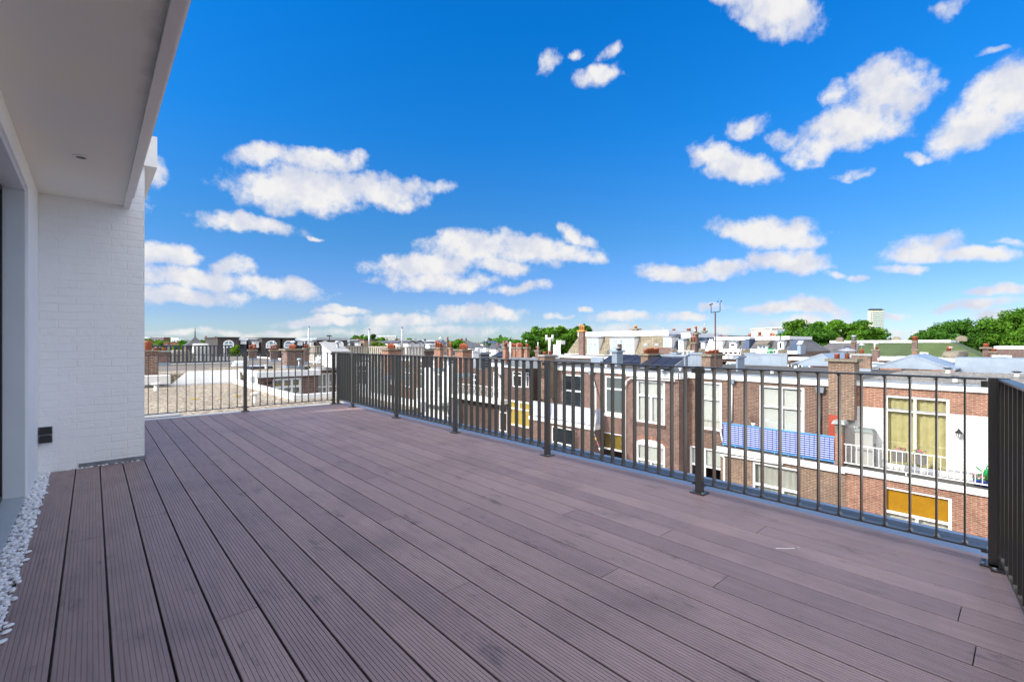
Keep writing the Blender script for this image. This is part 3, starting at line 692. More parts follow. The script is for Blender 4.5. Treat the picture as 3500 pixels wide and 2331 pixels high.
big_pot('tall rust brown clay pot with a metal cowl on the nearest left chimney', g1, 98, 215, 205, 398, 17.0, 'pot', True)
chimney('mauve brick chimney directly behind the nearest left one, two squat pots on it', g1, 362, 363, 598, 402, 775, 23.5, 'purple', 'capg', 0, zb=.1)
big_pot('left of the two squat terracotta pots near the white wall', g1, 275, 372, 345, 402, 23.8)
big_pot('right of the two squat terracotta pots near the white wall', g1, 437, 525, 345, 402, 23.8)
def picket(label, conv, pl, pc, pr, d, z0, z1, mat, sp=.15, w=.07, extra=None, group='timber fences on the roof terraces'):
    x0, y0 = at(conv(pc, 0)[0], d); x1 = x0; y1 = y0
    if pl is not None: a, b = ray(conv(pl, 0)[0]); y1 = b*x0/a
    if pr is not None: a, b = ray(conv(pr, 0)[0]); x1 = a*y0/b
    root = thing('terrace_fence', label, 'fence', (x0, y0, z0), group)
    if x1 > x0:
        MB().box(x0-.03, x1+.03, y0-.04, y0+.05, z1-.05, z1).build('rail', mat, root); MB().box(x0, x1, y0+.002, y0+.03, z0, z0+.08).build('rail', mat, root)
        n = int((x1-x0)/sp); p0 = None
        for i in range(min(n, 60)):
            x = x0+(i+.5)*(x1-x0)/n
            if p0 is None: p0 = MB().box(x-w/2, x+w/2, y0-.022, y0-.002, z0+.04, z1-.051).build('picket', mat, root); px0 = x
            else: c = cpy(p0, root); c.location.x += x-px0
    if y1 > y0:
        MB().box(x0-.04, x0+.05, y0+.055, y1, z1-.05, z1).build('rail', mat, root); MB().box(x0+.002, x0+.03, y0+.04, y1, z0, z0+.08).build('rail', mat, root)
        n = int((y1-y0)/(sp*1.2)); p0 = None
        for i in range(min(n, 40)):
            y = y0+(i+.5)*(y1-y0)/n
            if p0 is None: p0 = MB().box(x0-.022, x0-.002, y-w/2, y+w/2, z0+.04, z1-.051).build('picket', mat, root); py0 = y
            else: c = cpy(p0, root); c.location.y += y-py0
    MB().box(x0-.04, x0-.001, y0-.04, y0-.023, z0, z1-.052).build('corner_post', mat, root)
    return root
picket('dark slatted terrace fence on a pale beam behind the gravel roof at left', g1, None, 222, 1815, 24.0, .16, 1.11, 'woodd', .17, .085)
fd = Fr('Y', at(g1(222, 0)[0], 24.0)[1])
xa, xb = fd.s(g1(560, 0)[0]), fd.s(g1(1860, 0)[0])
tag(MB().box(xa, xb, fd.P-.25, fd.P+2.2, .0, .12).box(xa-.05, xb+.05, fd.P-.3, fd.P+2.25, .121, .155).build('terrace_platform', 'offwhite'), 'pale raised beam and platform carrying the dark slatted fence', 'platform')
# covered things on that terrace
def soft(label, cat, name, conv, px0, px1, pt, pb, Y, mat, depth=.8, seed=1):
    f = Fr('Y', Y); a, b = f.s(conv(px0, 0)[0]), f.s(conv(px1, 0)[0]); z0, z1 = f.z(conv(px0, pb)), f.z(conv(px0, pt))
    bm = bmesh.new(); bmesh.ops.create_cube(bm, size=1); bmesh.ops.subdivide_edges(bm, edges=bm.edges, cuts=7, use_grid_fill=True); r_ = random.Random(seed)
    v = []; 
    for q in bm.verts:
        x, y, z = q.co; k_ = 1-.16*max(0, z)-.05*abs(math.sin(x*9+seed)); d2 = math.sqrt(x*x+y*y+z*z); kk = 1-.25*max(0, d2-.62)
        v.append(((a+b)/2+x*(b-a)*k_*kk, Y+depth/2+y*depth*k_*kk, z0+(z*kk+.5)*(z1-z0)+r_.uniform(-.01, .01)))
    F_ = [tuple(q.index for q in f_.verts) for f_ in bm.faces]; bm.free()
    return tag(link(name, v, F_, mat, None, True), label, cat)
soft('big cream furniture cover standing behind the dark slatted fence', 'furniture cover', 'furniture_cover', g1, 1075, 1400, 262, 655, fd.P+.45, 'cloth', .9, 2)
soft('lower beige furniture cover left of the big cream one behind the dark fence', 'furniture cover', 'furniture_cover', g1, 610, 1010, 395, 655, fd.P+.5, 'clothb', .8, 5)
soft('folded cream parasol sleeve at the right end of the dark fence', 'parasol', 'parasol', g1, 1690, 1735, 312, 655, fd.P+.4, 'cloth', .2, 8)
# big chimney with many pots
cb = chimney('long brown brick chimney crowded with clay pots and cowls behind the light well', g2, 655, 768, 1112, 372, 745, 20.6, 'purple', 'cap', 6, .10, .20, (1, 3), zb=.1, over=.09)
chimney('narrow brick stack joined behind the long pot-crowded chimney', g2, 1105, 1120, 1212, 345, 610, 24.5, 'purple', 'cap', 3, .08, .16, (0,), zb=.12)
chimney('small mauve chimney with three pots, left of two small ones beyond the pale roof', g2, -8, 2, 165, 383, 560, 31, 'purple', 'cap', 3, .12, .35, (), zb=.08)
chimney('small mauve chimney with dark pots, right of two small ones beyond the pale roof', g2, 425, 445, 590, 383, 590, 29, 'purple', 'cap', 3, .12, .3, (1,), zb=.08)
chimney('thin dark chimney stack standing alone near the slate spire', g1, 1297, 1300, 1342, 160, 300, 70, 'brownd', 'cap', 1, .2, .5, zb=-1)
chimney('slim orange brown stack touching the leftmost arched gable', g1, 1490, 1495, 1535, 175, 320, 62, 'redb', 'cap', 1, .2, .5, zb=-1)
big_pot('broad mushroom cowl flue rising between the pots of the long chimney', g2, 868, 905, 285, 372, 21.2, 'zincd', True)
vent('white mushroom vent on the gravel in front of the dark flat rooflight', g2, 352, 755, 690, 19.6, r=.05)
vent('stubby white vent on the far gravel strip left of the bubble rooflight', g2, 1335, 718, 665, 24.4, r=.045)
vent('slim grey flue with a conical cowl against the long chimney', g2, 1020, 735, 555, 20.0, 'zincd', 'zinc', .05)
vent('cream mushroom vent pipe in the middle of the near gravel roof', c1, 1243, 878, 765, 11.9, r=.05)
vent('cream mushroom vent pipe on the gravel beside the nearest left chimney', c1, 250, 757, 670, 15.1, r=.07)
# rooflights
def dome(label, conv, px0, px1, pt, pb, d, mat='dome', kerb='white', flat=False):
    xa, ya = at(conv((px0+px1)/2, 0)[0], d); w = abs(conv(px1, 0)[0]-conv(px0, 0)[0])*d/FPX; z0 = zat(d, conv(0, pb)[1]); z1 = zat(d, conv(0, pt)[1]); h = z1-z0
    root = thing('rooflight', label, 'rooflight', (xa, ya, z0), 'rooflights on the flat roofs')
    MB().frust(xa-w/2, xa+w/2, ya, ya+w*.8, z0-.05, z0+h*.4, .04, .04).build('kerb', kerb, root)
    v = []; F = []; n = 8
    for i in range(n+1):
        for j in range(n+1):
            a, b = i/n*2-1, j/n*2-1; v.append((xa+a*w*.47, ya+w*.4+b*w*.37, z0+h*.4+h*(.08 if flat else .6)*max(0, (1-a**4)*(1-b**4))**.5+.002))
    F = [(i*(n+1)+j, (i+1)*(n+1)+j, (i+1)*(n+1)+j+1, i*(n+1)+j+1) for i in range(n) for j in range(n)]
    link('dome', v, F, mat, root, True); return root
dome('bluish bubble rooflight just right of the dark slatted fence', g1, 1890, 2145, 608, 690, 21.5)
dome('low dark sided flat rooflight beyond the white mushroom vent', g2, 60, 480, 662, 752, 20.3, 'dome', 'black', True)
dome('cloudy white bubble rooflight in front of the taupe timber fence', g2, 1372, 1640, 522, 632, 26)
# picket fences and poles
picket('taupe slatted fence farther off, left of the white roof hatch', g2, 1215, 1332, 1625, 29.0, .12, 1.07, 'wood', .16, .10)
picket('long taupe slatted fence running right behind the white roof hatch', g2, 1620, 1752, 2750, 26.5, .12, 1.05, 'wood', .16, .10)
picket('nearest taupe slatted fence behind the wide red brick chimney', g3, 430, 900, 1730, 21.8, .05, 1.06, 'wood', .16, .10)
def pole(label, px, pt, pb, d, mat='steel', r=.045):
    x, y = at(px, d); z0, z1 = zat(d, pb), zat(d, pt)
    root = thing('steel_post', label, 'post', (x, y, z0), 'tall bare posts above the roof terraces')
    MB().lathe(x, y, [(r, z0), (r, z1)], 10).build('tube', mat, root, True); MB().lathe(x, y, [(r*1.15, z1+.001), (r*1.15, z1+.03)], 10).build('end_cap', 'black', root)
    return root
pole('tall grey post left of the taupe fences, next to the long chimney', 1055.5, 1117.5, 1215, 27)
pole('tall grey post rising above the long taupe fence, shorter of the middle pair', 1262, 1126.5, 1212, 24)
pole('tall grey post at the right of the nearest taupe fence, right of the middle pair', 1374.3, 1121, 1212, 23)
pole('slim white pole standing just left of the triple brick chimney', 1744.5, 1167, 1232, 29, 'offwhite', .045)
# white roof hatch
f = Fr('Y', at(g2(1700, 0)[0], 22.5)[1]); a, b = f.s(g2(1690, 0)[0]), f.s(g2(1960, 0)[0]); zt = f.z(g2(1700, 440))
rh = thing('roof_hatch', 'white roof hatch box with a sloping grey lid near the far deck corner', 'roof hatch', (a, f.P, .1))
x1_ = b+.1; MB().pts([(a, f.P, .05), (x1_, f.P, .05), (x1_, f.P+1.4, .05), (a, f.P+1.4, .05), (a, f.P, zt), (x1_, f.P, zt), (x1_, f.P+1.4, zt+.42), (a, f.P+1.4, zt+.42)], [(0, 3, 2, 1), (4, 5, 6, 7), (0, 1, 5, 4), (1, 2, 6, 5), (2, 3, 7, 6), (3, 0, 4, 7)]).build('box', 'white', rh)
MB().pts([(a-.1, f.P-.1, zt+.002), (x1_+.1, f.P-.1, zt+.002), (x1_+.1, f.P+1.5, zt+.45), (a-.1, f.P+1.5, zt+.45), (a-.1, f.P-.1, zt+.05), (x1_+.1, f.P-.1, zt+.05), (x1_+.1, f.P+1.5, zt+.5), (a-.1, f.P+1.5, zt+.5)], [(0, 3, 2, 1), (4, 5, 6, 7), (0, 1, 5, 4), (1, 2, 6, 5), (2, 3, 7, 6), (3, 0, 4, 7)]).build('lid', 'capg', rh)
vent('grey ribbed flue pipe standing through the white roof hatch', g2, 1788, 400, 205, 23.2, 'zincd', 'steel', .06)
# metal cover on the near gravel, moss
ax, ay = at(c1(40, 0)[0], 10.3)
mc = thing('metal_cover', 'long white metal ridge cover lying on the gravel beside the white wall', 'metal cover', (.4, 10.9, -.3))
m = MB()
x1_ = at(c1(405, 0)[0], 10.6)[0]
for i, (za, zb) in enumerate(((0, .10), (.105, .16), (.165, .21))): m = MB().box(-1.0+i*.03, x1_-i*.06, 10.45+i*.06, 11.15-i*.06, -.30+za, -.30+zb); m.build('sheet', 'capg' if i != 1 else 'zinc', mc)
for (X_, Y_, w_, lab) in ((630, 838, 50, 'yellow sedum patch near the middle of the gravel, most vivid one'), (890, 830, 36, 'faint yellow sedum patch between two brighter ones on the gravel'), (1060, 806, 50, 'yellow sedum patch on the gravel left of the middle railing post'), (175, 703, 90, 'wide yellow sedum patch by the foot of the nearest left chimney')):
    PX, PY = c1(X_, Y_); d = 1.545*FPX/(PY-CY); x, y = at(PX, d); w = w_*.3397*d/FPX/2; V = []; F = []
    rr = random.Random(X_)
    for i in range(14):
        o = len(V); V += pebble(x+rr.uniform(-w, w), y+rr.uniform(-w, w), -.285, w*.35, rr.uniform(0, 3), .35, 1.2); F += [tuple(j+o for j in q_) for q_ in IF]
    tag(link('sedum_patch', V, F, 'moss', None, True), lab, 'sedum', 'yellow sedum on the gravel roof')
# chimneys of our block farther right
chimney('wide red brick chimney with five terracotta pots, in front of the timber fence', g3, 722, 886, 1190, 500, 660, 19.0, 'redb', 'cap', 5, .11, .20, zb=-.2)
chimney('red brick chimney with pale cap and two pots, beside the blue slate roof', g3, 1965, 2110, 2185, 468, 690, 24.0, 'redb', 'cap', 3, .12, .3, (0,), zb=-.2)
chimney('red brick chimney with a row of red and white pots', g4, 325, 480, 668, 438, 605, 21.0, 'redb', 'cap', 6, .11, .26, (), zb=-.25)
chimney('small red brick chimney between the blue slate roof and the round tree', g4, 198, 238, 278, 398, 520, 40, 'redb', 'cap', 2, .15, .5, zb=-1)
chimney('square red brick chimney left of the triple stack', g4, 1283, 1336, 1412, 385, 555, 31, 'redb', 'cap', 3, .12, .3, (), zb=-.2)
chimney('left stack of the triple red brick chimney', g4, 1455, 1540, 1558, 392, 600, 31, 'redb', 'cap', 3, .13, .25, (), zb=-.25)
chimney('middle stack of the triple red brick chimney', g4, 1562, 1660, 1716, 392, 600, 30.6, 'redb', 'cap', 4, .13, .25, (), zb=-.25)
chimney('right stack of the triple red brick chimney', g4, 1720, 1776, 1830, 392, 600, 30.2, 'redb', 'cap', 2, .13, .25, (1,), zb=-.25)
chimney('small mauve chimney behind a white pipe right of the triple stack', g4, 1935, 2010, 2052, 452, 560, 36, 'purple', 'cap', 2, .12, .3, zb=-.3)
chimney('tan chimney that runs down the house wall at the tall railing post', g4, 2022, 2122, 2345, 548, 900, 29.0, 'tanb', 'capg', 2, .11, .25, (), zb=-2.2, flash=False)
big_pot('thin white pipe on the small mauve chimney', g4, 1984, 2004, 292, 455, 36, 'offwhite')
# cream flue with a twin top
d = 30; x, y = at(g4(2227, 0)[0], d); z0, z1 = zat(d, g4(0, 540)[1]), zat(d, g4(0, 235)[1])
fl = thing('flue', 'cream twin topped flue pipe standing against the dark green trees', 'flue', (x, y, z0))
MB().lathe(x, y, [(.09, z0), (.085, z1)], 12).build('pipe', 'offwhite', fl, True)
MB().bar((x-.13, y+.11, z1+.03), (x+.13, y-.11, z1+.03), .09, 10).build('tee', 'offwhite', fl, True)
for q in (-1, 1): MB().lathe(x+q*.15, y-q*.13, [(.075, z1-.1), (.07, z1+.28), (.055, z1+.285)], 10).build('tail_pipe', 'offwhite', fl, True)

# ================================================================== the row of houses opposite (facades face us)
FX = Fr('X', 22.0); FE = Fr('X', 21.15)
yAB = FX.s(c8(255, 0)[0]); yBC = 11.30
ZR = -.26
def body(parent, fr, s0, s1, roofmat, zr=ZR, depth=11, z0=-11, sidemat='brown', front=0):
    """side walls, back wall and roof of a house whose front wall is separate"""
    m = fr.mb().quad((s0, 0, z0), (s0, depth, z0), (s0, depth, zr), (s0, 0, zr)).quad((s1, 0, z0), (s1, depth, z0), (s1, depth, zr), (s1, 0, zr)).quad((s0, depth, z0), (s1, depth, z0), (s1, depth, zr), (s0, depth, zr))
    m.build('side_wall', sidemat, parent)
    fr.mb().box(s0, s1, .12+front, depth, zr-.12, zr).build('roof', roofmat, parent)
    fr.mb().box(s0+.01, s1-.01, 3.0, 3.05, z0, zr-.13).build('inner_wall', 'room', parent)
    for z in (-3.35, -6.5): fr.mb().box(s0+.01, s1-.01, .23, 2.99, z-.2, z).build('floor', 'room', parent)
def cornice(parent, fr, s0, s1, z0, z1, n=.1): 
    fr.mb().box(s0, s1, -n, .119, z0, z1).build('cornice', 'white', parent); fr.mb().box(s0-.001, s1+.001, -n-.04, .06, z1+.001, z1+.035).build('cornice_cap', 'zinc', parent)
# --- house A : orange brick with the yellow curtains
A = house_thing('terraced_house', 'orange brick house at right with olive curtains, white washed wall and balcony', (22, 0, -11))
yA0 = -9.0; rA = FX.rect(c8, 467, 930, 312, 880); zw = FX.z(c8(330, 398)); zflA = FE.z(c8(1250, 990))-.02
rA = (rA[0], rA[1], zflA+.10, rA[3])
wall_open(FX, yA0, yAB, zw, -.4, [(rA[0], rA[1], zw, rA[3])]).build('wall', 'orange', A)
wall_open(FX, yA0, yAB, zflA-.2, zw, [(rA[0], rA[1], rA[2], zw)]).build('white_wall', 'wpb', A)
body(A, FX, yA0, yAB-.01, 'gravelg', -.24, 11, sidemat='orange'); cornice(A, FX, yA0, yAB, -.401, -.20)
window(FX, A, rA, mull=(.515,), trans=(.79,), fw=.085, back=[('curtain', 'olive', .03, .97)], name='balcony_door')
rA2 = FE.rect(c8, 458, 946, 962, 1330); 
wall_open(FE, yA0, yAB+.1, -11, zflA-.22, [rA2]).build('lower_wall', 'orange', A)
window(FE, A, rA2, mull=(.49,), trans=(.52,), fw=.08, split='below', back=[('blind', 'ochre', .53, .98), ('curtain', 'lace', .03, .47)])
MB().box(21.05, 21.98, yA0, yAB+.1, zflA-.22, zflA-.001).build('balcony_edge', 'white', A)
MB().box(21.06, 21.97, yA0, yAB+.08, zflA, zflA+.012).build('balcony_floor', 'bitumen', A)
# balcony rail
br = thing('balcony_railing', 'white metal railing along the balcony with olive curtains behind', 'railing', (21.2, 0, zflA))
ztop = FE.z(c8(1250, 802)); zbot = FE.z(c8(1250, 968)); ys0 = FE.s(c8(1300, 0)[0])-4; ys1 = FE.s(c8(178, 0)[0])
MB().box(21.13, 21.17, ys0, ys1, ztop-.035, ztop).build('top_rail', 'white', br); MB().box(21.13, 21.17, ys0, ys1, zbot, zbot+.035).build('bottom_rail', 'white', br)
p0 = MB().box(21.14, 21.16, ys1-.009-.06, ys1+.009-.06, zbot+.036, ztop-.036).build('baluster', 'white', br)
for i in range(1, int((ys1-ys0)/.165)): c = cpy(p0, br); c.location.y -= i*.165
p0 = MB().box(21.135, 21.165, ys1-1.83, ys1-1.79, zflA, zbot-.001).build('foot', 'white', br)
# heat pump cabinet
y1_, y0_ = FX.s(c8(250, 0)[0]), Fr('X', 21.5).s(c8(385, 0)[0])
u = thing('air_conditioning_unit', 'tall grey cabinet with dark green lid on the balcony beside the brick chimney', 'heating unit', (21.6, y0_, zflA))
zt = Fr('X', 21.5).z(c8(300, 555)); y1_ = Fr('X', 21.45).s(c8(255, 0)[0])
MB().box(21.45, 21.93, y0_, y1_, zflA+.05, zt-.12).build('cabinet', 'aircon', u); MB().frust(21.42, 21.95, y0_-.03, y1_+.03, zt-.119, zt, .05, .06).build('lid', 'acd', u)
MB().box(21.50, 21.9, y0_+.05, y1_-.05, zflA+.013, zflA+.049).build('plinth', 'black', u)
m = MB()
for i in range(8): m.box(21.55, 21.9, y0_-.012, y0_-.001, zflA+.2+i*.09, zflA+.24+i*.09)
m.build('louvre', 'acd', u)
# wall lantern
z = FX.z(c8(1000, 590)); y = FX.s(c8(1000, 0)[0])
ln = thing('wall_lantern', 'black lantern on the white washed wall right of the balcony door', 'lantern', (21.9, y, z), 'wall lanterns')
MB().box(21.96, 21.999, y-.03, y+.03, z-.03, z+.14).build('bracket', 'black', ln)
MB().lathe(21.86, y, [(.035, z-.1), (.05, z-.09), (.075, z+.05)], 6).build('glass', 'greyc', ln)
MB().lathe(21.86, y, [(.12, z+.051), (.04, z+.13), (.012, z+.19), (.0, z+.2)], 6).build('hood', 'black', ln)
for i in range(6):
    a = i*math.pi/3; 
    MB().bar((21.86+.037*math.cos(a), y+.037*math.sin(a), z-.11), (21.86+.08*math.cos(a), y+.08*math.sin(a), z+.05), .008, 4).build('bar', 'black', ln)
# planters on the rail, pots on the floor
def leaves_in(parent, x, y, z, w, h, seed, flower=True):
    r_ = random.Random(seed); V, F, V2, F2 = [], [], [], []
    for i in range(70):
        px_, py_, pz_ = x+r_.uniform(-.08, .08), y+r_.uniform(-w/2, w/2), z+r_.random()**1.5*h; t = r_.uniform(0, 6.3); s_ = r_.uniform(.015, .035)
        o = len(V); V += [(px_-s_*math.cos(t), py_-s_*math.sin(t), pz_), (px_, py_, pz_-s_*.5), (px_+s_*math.cos(t), py_+s_*math.sin(t), pz_+s_*.5), (px_, py_, pz_+s_)]; F.append((o, o+1, o+2, o+3))
    link('leaves', V, F, 'leafg', parent)
    if flower:
        for i in range(14):
            px_, py_, pz_ = x+r_.uniform(-.08, .08), y+r_.uniform(-w/2, w/2), z+h*r_.uniform(.4, 1); o = len(V2); V2 += pebble(px_, py_, pz_, .022, 0, .7, 1); F2 += [tuple(j+o for j in q_) for q_ in IF]
        link('flowers', V2, F2, 'petal', parent)
for (a, b, yt, yb, lab) in ((522, 618, 715, 785, 'grey wicker planter with pink flowers, left one on the white balcony rail'), (672, 756, 738, 806, 'grey wicker planter with pink flowers, right one on the white balcony rail')):
    s0, s1 = FE.s(c8(b, 0)[0]), FE.s(c8(a, 0)[0]); z1, z0 = FE.z(c8(a, yt)), FE.z(c8(a, yb))
    pl = thing('planter', lab, 'planter', (21.24, (s0+s1)/2, z0), 'planters hung on the balcony rail')
    MB().frust(21.18, 21.36, s0, s1, z0, z1, -.02, -.02).build('basket', 'wicker', pl); leaves_in(pl, 21.27, (s0+s1)/2, z1, s1-s0, .16, a)
for (a, w_, lab, mt, fl_) in ((1128, .10, 'small lilac flower pot at the end of the balcony floor', 'bluepot', True), (1180, .13, 'round blue flower pot with leafy plant on the balcony floor', 'bluepot', False), (1232, .16, 'squarish blue flower pot with grey green plant nearest the corner post', 'bluepot', False)):
    s = Fr('X', 21.4).s(c8(a, 0)[0]); r_ = thing('flower_pot', lab, 'flower pot', (21.4, s, zflA+.013), 'flower pots on the balcony floor')
    MB().lathe(21.4, s, [(w_*.7, zflA+.014), (w_, zflA+.2), (w_*1.05, zflA+.22)], 12).build('pot', mt, r_, True); leaves_in(r_, 21.4, s, zflA+.22, .2, .18, a, fl_)
s = Fr('X', 21.6).s(c8(1225, 0)[0]); r_ = thing('watering_can', 'bright green plastic watering can behind the blue pots on the balcony', 'watering can', (21.6, s, zflA+.013))
k = NT('bright_green_plastic'); k.b.inputs['Base Color'].default_value = (.01, .28, .06, 1); k.b.inputs['Roughness'].default_value = .4; M['gplastic'] = k.m
MB().lathe(21.6, s, [(.13, zflA+.3), (.16, zflA+.34), (.16, zflA+.5), (.1, zflA+.56)], 14).build('can', 'gplastic', r_, True)
MB().bar((21.6, s+.1, zflA+.36), (21.6, s+.36, zflA+.6), .02, 8).build('spout', 'gplastic', r_)
MB().path([(21.6, s-.1, zflA+.5), (21.6, s-.1, zflA+.66), (21.6, s+.08, zflA+.66), (21.6, s+.1, zflA+.53)], .015).build('handle', 'gplastic', r_)
MB().box(21.5, 21.7, s-.12, s+.12, zflA+.014, zflA+.299).build('stand', 'wicker', r_)
# --- the big chimney between A and B
bc = thing('chimney', 'tall brown brick chimney rising from the wall between the orange and the brown house', 'chimney', (21.5, yAB, -4), GC)
XC = 21.55; f = Fr('X', XC); s0, s1 = f.s(c4(2040, 0)[0]), f.s(c4(1690, 0)[0]); zt = f.z(c4(1800, 925)); zcb = f.z(c8(100, 455))
MB().box(XC, 22.35, s0, s1, zcb, zt).build('shaft', 'tanb', bc)
MB().box(XC-.1, 22.45, s0-.1, s1+.1, zt+.001, zt+.10).build('cap', 'cap', bc)
sq = f.s(c8(152, 0)[0]); MB().box(XC+.01, 21.999, sq, s1-.01, zflA, zcb-.001).build('painted_base', 'redp', bc)
MB().box(XC+.01, 22.3, s0+.01, sq-.002, f.z(c8(200, 492)), zcb-.001).build('lower_shaft', 'tanb', bc); MB().box(21.93, 21.999, yAB-.02, sq-.003, zflA, f.z(c8(200, 492))-.002).build('white_patch', 'wpb', bc)
for (a, b, t_, g_) in ((1765, 1855, 845, .15), (1905, 1985, 850, .13)):
    ff = Fr('X', 21.9); q0, q1 = ff.s(c4(b, 0)[0]), ff.s(c4(a, 0)[0]); z_ = ff.z(c4(a, t_)); r0 = (q1-q0)/2*.8; h_ = max(.2, z_-zt-.1)
    p = pot(MB(), 21.9, (q0+q1)/2, zt+.101, min(r0, .16), h_, 14).build('pot', 'pot', bc, True)
    if a == 1905: MB().lathe(21.9, (q0+q1)/2, [(.012, zt+.1+h_), (.012, zt+.2+h_), (.3, zt+.22+h_), (.28, zt+.25+h_), (.02, zt+.34+h_)], 14).build('cowl', 'steel', p)
chimney('brown brick chimney with grey slab just behind the tall one between the houses', c4, 2002, 2256, 2278, 822, 1010, 24.5, 'tanb', 'capg', 1, .1, .3, (0,), zb=-.26, capt=.12)
# dividing pier on the balcony
pr = thing('balcony_pier', 'crumbling red brick pier with mossy stone cap dividing the two balconies', 'pier', (21.2, yAB+.1, zflA))
yp = FE.s(c8(140, 0)[0]); zp = FE.z(c8(140, 520))
MB().box(21.12, 21.5, yp-.12, yp+.12, zflA+.001, zp-.35).build('pier', 'orange', pr); MB().box(21.12, 21.5, yp-.119, yp+.119, zp-.349, zp).build('neck', 'cap', pr)
MB().frust(21.02, 21.6, yp-.22, yp+.22, zp+.001, zp+.12, .05, .05).build('cap', 'capg', pr)
# --- house B : brown brick with blue screened balcony
B = house_thing('terraced_house', 'brown brick house with the blue checked balcony screen and white blinds', (22, 8, -11))
zflB = FE.z(c7(320, 882)); rB1 = FX.rect(c7, 738, 1203, 257, 760); rB2 = FX.rect(c7, 105, 351, 218, 705)
rB1 = (rB1[0], rB1[1], zflB+.12, rB1[3])
rB3 = FX.rect(c7, 22, 560, 878, 1500)
wall_open(FX, yAB, yBC+.9, -11, -.48, [rB1, rB2, rB3]).build('wall', 'brown', B)
body(B, FX, yAB+.01, yBC+.3, 'bitumen', ZR, 11); cornice(B, FX, yAB+.01, yBC+.2, -.481, -.22)
window(FX, B, rB1, mull=(.5,), trans=(.66,), fw=.10, back=[('blind', 'blind', .26, .62), ('blind', 'blind', .68, .94), ('curtain', 'lace', .02, .25)], name='balcony_door')
window(FX, B, rB2, mull=(), trans=(.64,), fw=.09, back=[('blind', 'blind', .18, .60), ('blind', 'blind', .66, .95), ('curtain', 'lace', .02, .17)])
FX.mb().box(rB2[0]-.08, rB2[1]+.08, -.05, .02, rB2[2]-.12, rB2[2]-.002).build('sill', 'brownd', B)
window(FX, B, rB3, mull=(.35, .7), trans=(.70,), fw=.09, back=[('blind', 'blind', .72, .95), ('curtain', 'greyc', .02, .4)])
yE1 = FE.s(c7(340, 0)[0]); rB4 = FE.rect(c7, 668, 1150, 1042, 1560)
wall_open(FE, yAB+.11, yE1, -11, zflB-.26, [rB4]).box(yE1-.02, yE1, .01, .84, -11, zflB-.26).build('lower_wall', 'tanb', B)
window(FE, B, rB4, mull=(.34,), trans=(.56,), fw=.09, split='below', back=[('curtain', 'greyc', .03, .93), ('blind', 'offwhite', .92, .98)])
MB().box(21.03, 21.98, yAB+.105, yE1+.12, zflB-.26, zflB-.001).build('balcony_edge', 'white', B); MB().box(21.04, 21.97, yAB+.11, yE1+.1, zflB, zflB+.012).build('balcony_floor', 'bitumen', B)
# screen
sb0, sb1 = FE.s(c7(1510, 0)[0]), FE.s(c7(368, 0)[0]); zs1, zs0 = FE.z(c7(368, 655)), FE.z(c7(368, 858))
bs = thing('balcony_screen', 'blue and white checked fabric screen on the light blue balcony railing', 'balcony screen', (21.2, sb0, zflB))
m = MB(); n = 60
P_ = []
for i in range(n+1): yy = sb0+(sb1-sb0)*i/n; P_ += [(21.14+.012*math.sin(i*1.1), yy, zs0), (21.14+.006*math.sin(i*1.7), yy, zs1)]
m.pts(P_, [(2*i, 2*i+2, 2*i+3, 2*i+1) for i in range(n)]); m.build('fabric', 'checkb', bs, True)
MB().box(21.15, 21.19, sb0-.05, sb1+.05, zs1, zs1+.05).build('top_rail', 'bluerail', bs); MB().box(21.15, 21.19, sb0-.05, sb1+.05, zs0-.05, zs0-.001).build('bottom_rail', 'bluerail', bs)
for i in range(9): yy = sb0+(sb1-sb0)*i/8; MB().box(21.16, 21.185, yy-.012, yy+.012, zflB+.013, zs0-.051).build('post', 'bluerail', bs)
MB().quad((21.16, sb0-.03, zs0), (21.9, sb0-.03, zs0), (21.9, sb0-.03, zs1), (21.16, sb0-.03, zs1)).build('end_fabric', 'redp', bs)
MB().quad((21.16, sb1+.04, zs0), (21.95, sb1+.04, zs0), (21.95, sb1+.04, zs1), (21.16, sb1+.04, zs1)).build('end_panel', 'checkb', bs)
s = FE.s(c7(662, 0)[0])
pp = thing('potted_plant', 'leggy brown plant in a small white pot on the blue balcony rail', 'potted plant', (21.3, s, zs1)); zq = zs1+.06
MB().lathe(21.3, s, [(.06, zq-.02), (.08, zq+.10)], 10).build('pot', 'white', pp, True); m = MB(); r_ = random.Random(5)
for i in range(14): m.bar((21.3, s, zq+.1), (21.3+r_.uniform(-.12, .12), s+r_.uniform(-.15, .15), zq+r_.uniform(.2, .5)), .006, 4)
m.build('stems', 'rust', pp)
# pipes
def pipe(label, P_, r, mat='white', hopper=None, group='drain pipes on the facades'):
    root = thing('drainpipe', label, 'drainpipe', P_[-1], group)
    MB().path(P_, r, 8).build('pipe', mat, root, True)
    if hopper: x, y, z = P_[0]; MB().frust(x-.1, x+.06, y-.12, y+.12, z-.02, z+.2, -.03, -.03).build('hopper', 'zinc', root)
    return root
y = FX.s(c7(462, 0)[0]); pipe('white drainpipe on the brown wall above the left end of the blue screen', [(21.93, y, -.62), (21.93, y, zflB+1.1), (21.85, y+.5, zflB+.6), (21.5, yE1+.05, zflB+.1)], .035, 'white', True)
y = FX.s(c7(1375, 0)[0]); pipe('black pipe with white hopper beside the tall chimney above the blue screen', [(21.93, y, -.75), (21.93, y, zflB+.2)], .03, 'black', True)
ya_, yb_ = FE.s(c7(385, 0)[0]), FE.s(c7(990, 0)[0]); zz = FE.z(c7(420, 985))
pipe('white pipe bending down under the balcony edge of the brown house', [(21.08, yb_, zz+.05), (21.08, ya_+.15, zz), (21.08, ya_, zz-.12), (21.08, ya_, -10)], .045, 'white')
